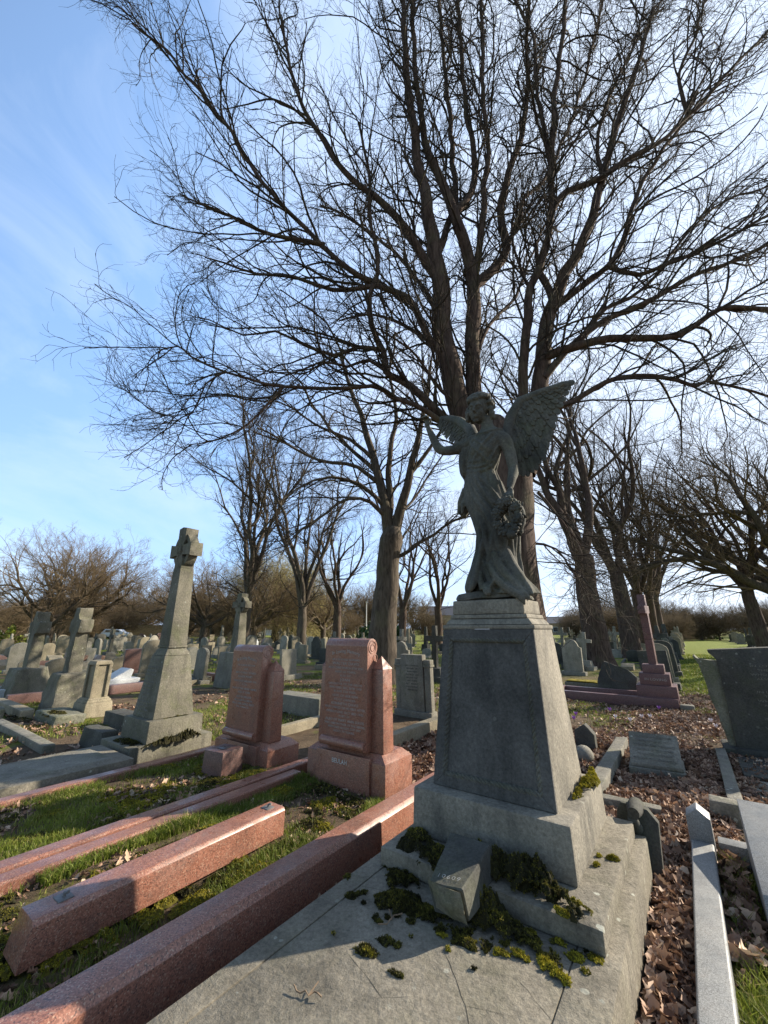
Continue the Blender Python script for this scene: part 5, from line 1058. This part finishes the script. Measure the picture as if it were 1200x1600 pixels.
def addgrass(n,box,prob,h,w):
    a,b=pick(gg,n,*box,prob); A.append(a);B.append(b);H.append(h*gg.uniform(.4,1.3,len(a))*(.6+.8*vnoise(a,b,3,9)));Wd.append(np.full(len(a),w)*gg.uniform(.6,1.3,len(a)))
sm=lambda x,a,b: np.clip((x-a)/(b-a),0,1)
addgrass(52000,(-3.62,-2.25,.7,3.5),lambda a,b:sm(leftmix(a,b),.45,.60)*.9+.04,.055,.0045)
addgrass(42000,(-5.17,-3.96,.9,3.6),lambda a,b:sm(leftmix(a,b),.44,.60)*.85+.04,.05,.005)
addgrass(9000,(-3.66,-3.5,1.2,3.5),lambda a,b:sm(vnoise(a,b,2.5,4),.35,.6),.085,.006)
addgrass(9000,(-2.45,-2.24,1.2,3.5),lambda a,b:sm(vnoise(a,b,2.5,6),.45,.6),.07,.006)
addgrass(30000,(-.09,1.6,1.0,4.1),lambda a,b:sm(vnoise(a,b,2.2,8)+.55*np.exp(-((a+.02)/.10)**2),.62,.85),.11,.006)
addgrass(5000,(-.085,.3,2.2,3.1),lambda a,b:0*a+.7,.12,.006)
addgrass(45000,(-12,-5.5,3.0,12),lambda a,b:sm(fbm(a,b,.55,12),.46,.58),.07,.011)
addgrass(26000,(-14,-6.5,.6,3.4),lambda a,b:sm(fbm(a,b,.8,14),.42,.56),.06,.010)
addgrass(26000,(-5.5,-1,6.5,14),lambda a,b:sm(fbm(a,b,.6,15),.50,.62),.06,.011)
addgrass(14000,(-1.3,1.2,7,14),lambda a,b:sm(fbm(a,b,1.1,17),.62,.70),.06,.010)
addgrass(45000,(-1.0,5,13,34),lambda a,b:sm(a+fbm(a,b,.6,18)*1.2,-.6,.2)*.9,.07,.022)
addgrass(60000,(-34,-4,8,40),lambda a,b:sm(fbm(a,b,.25,19),.42,.55)*.9,.08,.03)
a=np.concatenate(A);b=np.concatenate(B);h=np.concatenate(H);w=np.concatenate(Wd)
V,F=blades(a,b,h,w,gg); base=fbm(a,b,1.7,41)*.9; va=np.clip(np.where(gg.random(len(a))<.09,gg.uniform(.88,1,len(a)),base*.75+gg.random(len(a))*.3),0,1)
o=link('grass',npmesh('grass',V,F,np.repeat(va,5)),None,'grass'); tagp(o,'short green grass in patches between the graves','grass',kind='stuff')
# leaves
def leaves(a,b,z,size,g,flat=.5):
    n=len(a); C=XYZ(a,b,z); az=g.uniform(0,2*PI,n); ti=g.normal(0,flat,n); t2=g.normal(0,flat,n)
    X=np.stack([np.cos(az)*np.cos(ti),np.sin(az)*np.cos(ti),np.sin(ti)],-1); U=np.cross(np.array([0,0,1.]),X); U=unit(U+np.array([0,0,1.])*np.tan(np.clip(t2,-1.1,1.1))[:,None]); Nn=np.cross(X,U)
    prof=np.array([(-.55,0),(-.32,.26),(-.12,.20),(.02,.40),(.16,.22),(.34,.24),(.62,.0)]); 
    pts=[]; curl=g.uniform(-.2,1.3,n)[:,None]; bend=g.normal(0,.6,n)[:,None]
    for x,y in prof: pts.append((x,y))
    for x,y in prof[1:-1][::-1]: pts.append((x,-y))
    s=size[:,None]; V=[]
    for (x,y) in pts:
        j=g.uniform(.8,1.2,n)[:,None]; yy=y*j; V.append(C+X*x*s*j+U*yy*s+Nn*((abs(y)**1.3)*curl*1.1+bend*(x*x)*.7+g.normal(0,.05,n)[:,None])*s)
    mid=[C+X*x*s*1.0+Nn*(bend*(x*x)*.7)*s for x in(-.3,0,.3)]
    V=np.stack(V+mid,1).reshape(-1,3); i=(np.arange(n)*15)[:,None]
    # outline 0..11, mid 12,13,14
    tr=np.array([(0,1,12),(1,2,12),(2,13,12),(2,3,13),(3,4,13),(4,14,13),(4,5,14),(5,6,14),(6,7,14),(7,8,14),(8,13,14),(8,9,13),(9,10,13),(10,12,13),(10,11,12),(11,0,12)])
    return V,[(i[:,:,None]+tr[None]).reshape(-1,3)]
A=[];B=[];S=[];Zo=[]
def addleaves(n,box,prob,size,pile=.05,use_free=True):
    a=gg.uniform(box[0],box[1],n);b=gg.uniform(box[2],box[3],n);k=(gg.random(n)<prob(a,b))&inview(a,b)
    if use_free:k&=free(a,b)
    a,b=a[k],b[k];A.append(a);B.append(b);S.append(size*gg.uniform(.55,1.25,len(a)));Zo.append(gz(a,b)+.008+pile*gg.random(len(a))*(vnoise(a,b,1.3,3)*.8+.3))
one=lambda a,b:0*a+1.
addleaves(2600,(-2.05,-1.74,.4,4.0),lambda a,b:.25+.75*sm(vnoise(a,b,2,3),.3,.6),.065,.05)
addleaves(11500,(-.98,.06,3.0,7.4),lambda a,b:.55+.45*vnoise(a,b,1,3),.085,.07)
addleaves(3600,(-.45,-.2,.9,4.6),one,.075,.07)
addleaves(5200,(-.1,1.6,4.25,7.3),lambda a,b:sm(vnoise(a,b,1.3,5),.2,.5),.085,.05)
addleaves(1400,(-.08,1.2,1,4.2),lambda a,b:sm(vnoise(a,b,1.3,6),.4,.6)*.6,.065,.02)
addleaves(8500,(-3.5,-1.0,3.9,7.4),lambda a,b:.35+.65*sm(vnoise(a,b,1.2,7),.2,.5),.085,.06)
addleaves(2600,(-.98,-.4,3.5,5.0),one,.08,.06)
addleaves(14000,(-1.4,1.6,6.9,13.5),lambda a,b:.22+sm(fbm(a,b,.9,23),.38,.6)*.78,.07,.03)
addleaves(9000,(-1.4,1.6,4.3,9.5),one,.028,.02)
addleaves(5000,(-3.5,-1.0,3.9,8),one,.028,.02)
addleaves(3500,(-5.2,-2.2,.6,3.6),lambda a,b:sm(bare(a,b),.42,.6),.022,.01)
addleaves(6000,(-6,-1.4,7.2,14),lambda a,b:sm(fbm(a,b,.9,24),.45,.6)*.6,.085,.02)
addleaves(900,(-3.6,-2.25,.6,3.5),lambda a,b:sm(bare(a,b),.5,.62)*.8,.055,.012)
addleaves(900,(-5.2,-3.96,.6,3.5),lambda a,b:sm(bare(a,b),.48,.62)*.8,.06,.012)
addleaves(5000,(-13,-5.5,1.0,4.2),lambda a,b:sm(fbm(a,b,.8,26),.45,.6)*.8,.08,.03)
addleaves(5000,(-12,-5,4.0,10),lambda a,b:sm(fbm(a,b,.8,27),.5,.62)*.6,.085,.02)
a=np.concatenate(A);b=np.concatenate(B);s_=np.concatenate(S);z=np.concatenate(Zo)
V,F=leaves(a,b,z,s_,gg); o=link('fallen_leaves',npmesh('fallen_leaves',V,F,np.repeat(np.clip(gg.beta(1.6,1.9,len(a)),0,1),15)),None,'fallen_leaves'); tagp(o,'brown fallen leaves heaped between the kerbs and behind the pedestal','leaves',kind='stuff')
print('leaves',len(a))
# moss: mounds of tiny tufts
def moss(label,spots,mat='moss',seed=1,dens=5200):
    """spots: (a,b,z,ra,rb,h) in row coordinates; tufts lie on a low mound"""
    g=np.random.default_rng(seed); Vs=[];vars_=[]
    for (ca,cb,z,ra,rb,h) in spots:
        if abs(z-.283)<.002: h*=.6
        n=int(max(60,dens*ra*rb*3.14*6)); r=np.sqrt(g.random(n)); t=g.uniform(0,2*PI,n); edge=.7+.6*vnoise(np.cos(t)*1.5+ca*9,np.sin(t)*1.5+cb*9,1.6,seed)
        a=ca+ra*r*edge*np.cos(t); b=cb+rb*r*edge*np.sin(t); lump=fbm(a,b,22,seed); hh=z+h*(1-r*r)*(.25+1.1*lump+.7*(vnoise(a,b,75,seed)-.4))
        k=fbm(a,b,19,seed+3)>.46*r+.12; a,b,hh,rr=a[k],b[k],hh[k],r[k]; m=len(a); C=XYZ(a,b,hh)
        # five leaflets a tuft
        for q in range(4):
            d=unit(g.normal(size=(m,3))+np.array([0,0,.9])); L=g.uniform(.005,.012,m)[:,None]; sd=unit(np.cross(d,g.normal(size=(m,3))))*g.uniform(.0015,.0035,m)[:,None]
            Vs.append(np.stack([C-sd,C+sd,C+d*L],1).reshape(-1,3)); vars_.append(np.repeat(np.clip(vnoise(a,b,75,seed)*.55+fbm(a,b,12,seed+5)*1.1-.42+g.normal(0,.16,m),0,1),3))
        # solid cushion under the tufts
        K=max(10,int(60*max(ra,rb)/.12)) if max(ra,rb)<.4 else 60; uu=np.linspace(-1,1,K); GA,GB=np.meshgrid(uu,uu,indexing='ij'); rg=np.sqrt(GA**2+GB**2)
        aa=ca+GA*ra*1.1;bb=cb+GB*rb*1.1; te=np.arctan2(GB,GA); ed=.7+.6*vnoise(np.cos(te)*1.5+ca*9,np.sin(te)*1.5+cb*9,1.6,seed); re=rg/ed
        zz=z+h*(1-re*re)*(.25+1.1*fbm(aa,bb,22,seed)+.7*(vnoise(aa,bb,75,seed)-.4))-.004; X=XYZ(aa,bb,zz); ok=(re<1)&(fbm(aa,bb,19,seed+3)>.46*re+.14)
        q_=np.stack([X[:-1,:-1],X[1:,:-1],X[1:,1:],X[:-1,1:]],2); okq=ok[:-1,:-1]&ok[1:,:-1]&ok[1:,1:]&ok[:-1,1:]; q_=q_[okq]
        tri=np.concatenate([q_[:,[0,1,2]],q_[:,[0,2,3]]]).reshape(-1,3); Vs.append(tri); vars_.append(np.full(len(tri),.02))
    V=np.concatenate(Vs); o=link('moss',npmesh('moss',V,[np.arange(len(V)).reshape(-1,3)],np.concatenate(vars_)),None,mat); tagp(o,label,'moss',kind='stuff'); return o
def sp(px,py,z,ra,rb,h): a,b=atz(px,py,z); return (a,b,z,ra,rb,h)
gm=random.Random(9)
sc_sp=[sp(gm.gauss(640,55),gm.gauss(1425,30),.283,gm.uniform(.012,.035),gm.uniform(.01,.03),.010) for _ in range(26)]+[sp(gm.uniform(700,930),gm.gauss(1470,16),.283,gm.uniform(.01,.03),gm.uniform(.01,.022),.010) for _ in range(26)]
moss('dark moss heaped on the ledger and step around the numbered broken stone',
  [(-1.52,2.42,.375,.10,.13,.06),(-1.50,2.20,.283,.15,.10,.05),(-1.40,2.05,.283,.13,.10,.04),(-1.2,2.05,.283,.12,.08,.03),(-1.0,2.4,.375,.26,.11,.09),(-.82,2.38,.375,.18,.11,.11),(-.70,2.33,.375,.12,.09,.07),(-1.05,2.2,.30,.16,.10,.08),(-.9,2.15,.285,.18,.08,.05),(-.75,2.13,.283,.12,.06,.03),(-1.05,2.02,.283,.14,.07,.025),(-1.3,2.33,.375,.14,.12,.05),
   sp(545,1370,.283,.03,.03,.012),sp(548,1400,.283,.03,.03,.012),sp(570,1395,.283,.022,.02,.012),sp(522,1462,.283,.04,.03,.014),sp(572,1485,.283,.05,.035,.02),sp(604,1470,.283,.05,.03,.015),sp(640,1465,.283,.03,.02,.01)]+sc_sp,'moss',2)
moss('yellow-green moss clumps on the sunlit part of the wide ledger',
  [sp(576,1490,.283,.04,.02,.02),sp(695,1465,.283,.04,.022,.018),sp(700,1484,.283,.025,.02,.012),sp(733,1470,.283,.035,.02,.014),sp(780,1487,.283,.045,.03,.02),sp(808,1492,.283,.05,.03,.02),sp(830,1460,.283,.05,.03,.022),sp(868,1472,.283,.045,.025,.02),sp(862,1515,.283,.05,.035,.03),sp(878,1530,.283,.045,.03,.025),sp(850,1500,.283,.03,.03,.02),sp(900,1497,.283,.04,.025,.02),sp(930,1500,.283,.03,.03,.02),sp(916,1518,.283,.018,.02,.015),
   sp(900,1420,.376,.06,.04,.03),sp(880,1430,.376,.05,.02,.03),sp(958,1342,.376,.035,.03,.018),sp(932,1352,.376,.02,.03,.015),sp(935,1338,.376,.015,.03,.012)],'bright_moss',3,7000)
moss('bright yellow moss in the corner of the pedestal plinth at its sunlit right side',[(-.67,3.12,.632,.05,.14,.055),(-.66,3.28,.632,.045,.10,.06),(-.69,2.95,.632,.025,.08,.035)],'bright_moss',4,9000)
moss('moss patches on the tiers of the tall celtic cross',[(-6.1,2.74,.17,.35,.09,.05),(-5.75,3.05,.17,.07,.30,.06),(-5.74,3.3,.17,.06,.22,.10),(-5.86,3.2,.43,.03,.22,.03)],'moss',5,2600)
moss('ochre moss cushions in the grass of the kerbed beds at lower left',[(gg.uniform(-3.55,-2.3),gg.uniform(.8,3.4),.05,gg.uniform(.08,.22),gg.uniform(.08,.22),.035) for _ in range(26)]+[(gg.uniform(-5.1,-4.0),gg.uniform(1.0,3.3),.05,gg.uniform(.1,.25),gg.uniform(.1,.2),.035) for _ in range(22)],'bright_moss',16,1800)
moss('dark moss spreading over the kerbed beds at the lower left',[(gg.uniform(-3.55,-2.3),gg.uniform(.8,3.4),.05,gg.uniform(.08,.2),gg.uniform(.08,.22),.028) for _ in range(22)]+[(gg.uniform(-5.1,-4.0),gg.uniform(1.0,3.3),.05,gg.uniform(.1,.22),gg.uniform(.1,.22),.028) for _ in range(20)]+[(-3.2,3.35,.05,.3,.15,.04),(-2.8,3.3,.05,.25,.12,.04)],'moss',6,1800)
moss('mossy ground around the left graves',[(-9.4,2.9,.13,.5,.2,.05),(-10.2,2.6,.03,.5,.15,.05),(-11.2,2.5,.02,.6,.1,.05),(-9.0,2.5,.0,.6,.15,.04)],'moss',8,1000)
# crocuses
k=0
for (px,py,c) in ((953,1111,'p'),(900,1118,'p'),(962,1123,'w'),(1003,1122,'w'),(1016,1122,'w'),(1030,1109,'p'),(1112,1132,'w'),(1120,1140,'w'),(897,1125,'p'),(985,1128,'w')):
    a_,b_=atz(px,py,.03); t=thing('crocus',('purple' if c=='p' else 'white')+' crocus in the leaf litter in front of the purple granite kerb','crocus',a_,b_,float(gz(a_,b_)),group=('purple' if c=='p' else 'white')+' crocuses by the purple kerb')
    s=MB(); s.tube([(0,0,0),(0,0,.05)],.006,5); s.build('stem','shrub_green',t)
    s=MB()
    for q in range(6): u=q*PI/3; s.tube([(0,0,.045),(.018*math.cos(u),.018*math.sin(u),.07),(.034*math.cos(u),.034*math.sin(u),.11)],[(.003,.004),(.004,.014),(.001,.003)],6,flat=(math.cos(u),math.sin(u),.3))
    s.build('petals','crocus_purple' if c=='p' else 'crocus_white',t)
# twigs lying about
for i,(px,py,z,L_,r_,l) in enumerate(((480,1555,.285,.06,20,'thin dry twig on the cracked ledger, bottom left of it'),(610,1440,.284,.07,80,'thin dry twig on the ledger by the moss'),(300,1395,.02,.16,70,'dry stalk between the fallen bar and the long red kerb'),(1055,1330,.07,.22,110,'pale dry twig on the brown leaves right of the ledger'),(1000,1500,.07,.18,60,'dry twig in the shaded leaves beside the ledger'))):
    a_,b_=atz(px,py,z); t=thing('twig',l,'twig',a_,b_,z,rot=r_); g_=random.Random(i); P=[(-L_+2*L_*j/7,g_.gauss(0,.008),.006+abs(g_.gauss(0,.006))) for j in range(8)]; MB().tube(P,[.003]*8,5).build('stick','stick',t); MB().tube([P[4],(P[4][0]+L_*.3,.04,.02)],.002,5).build('side_shoot','stick',t)
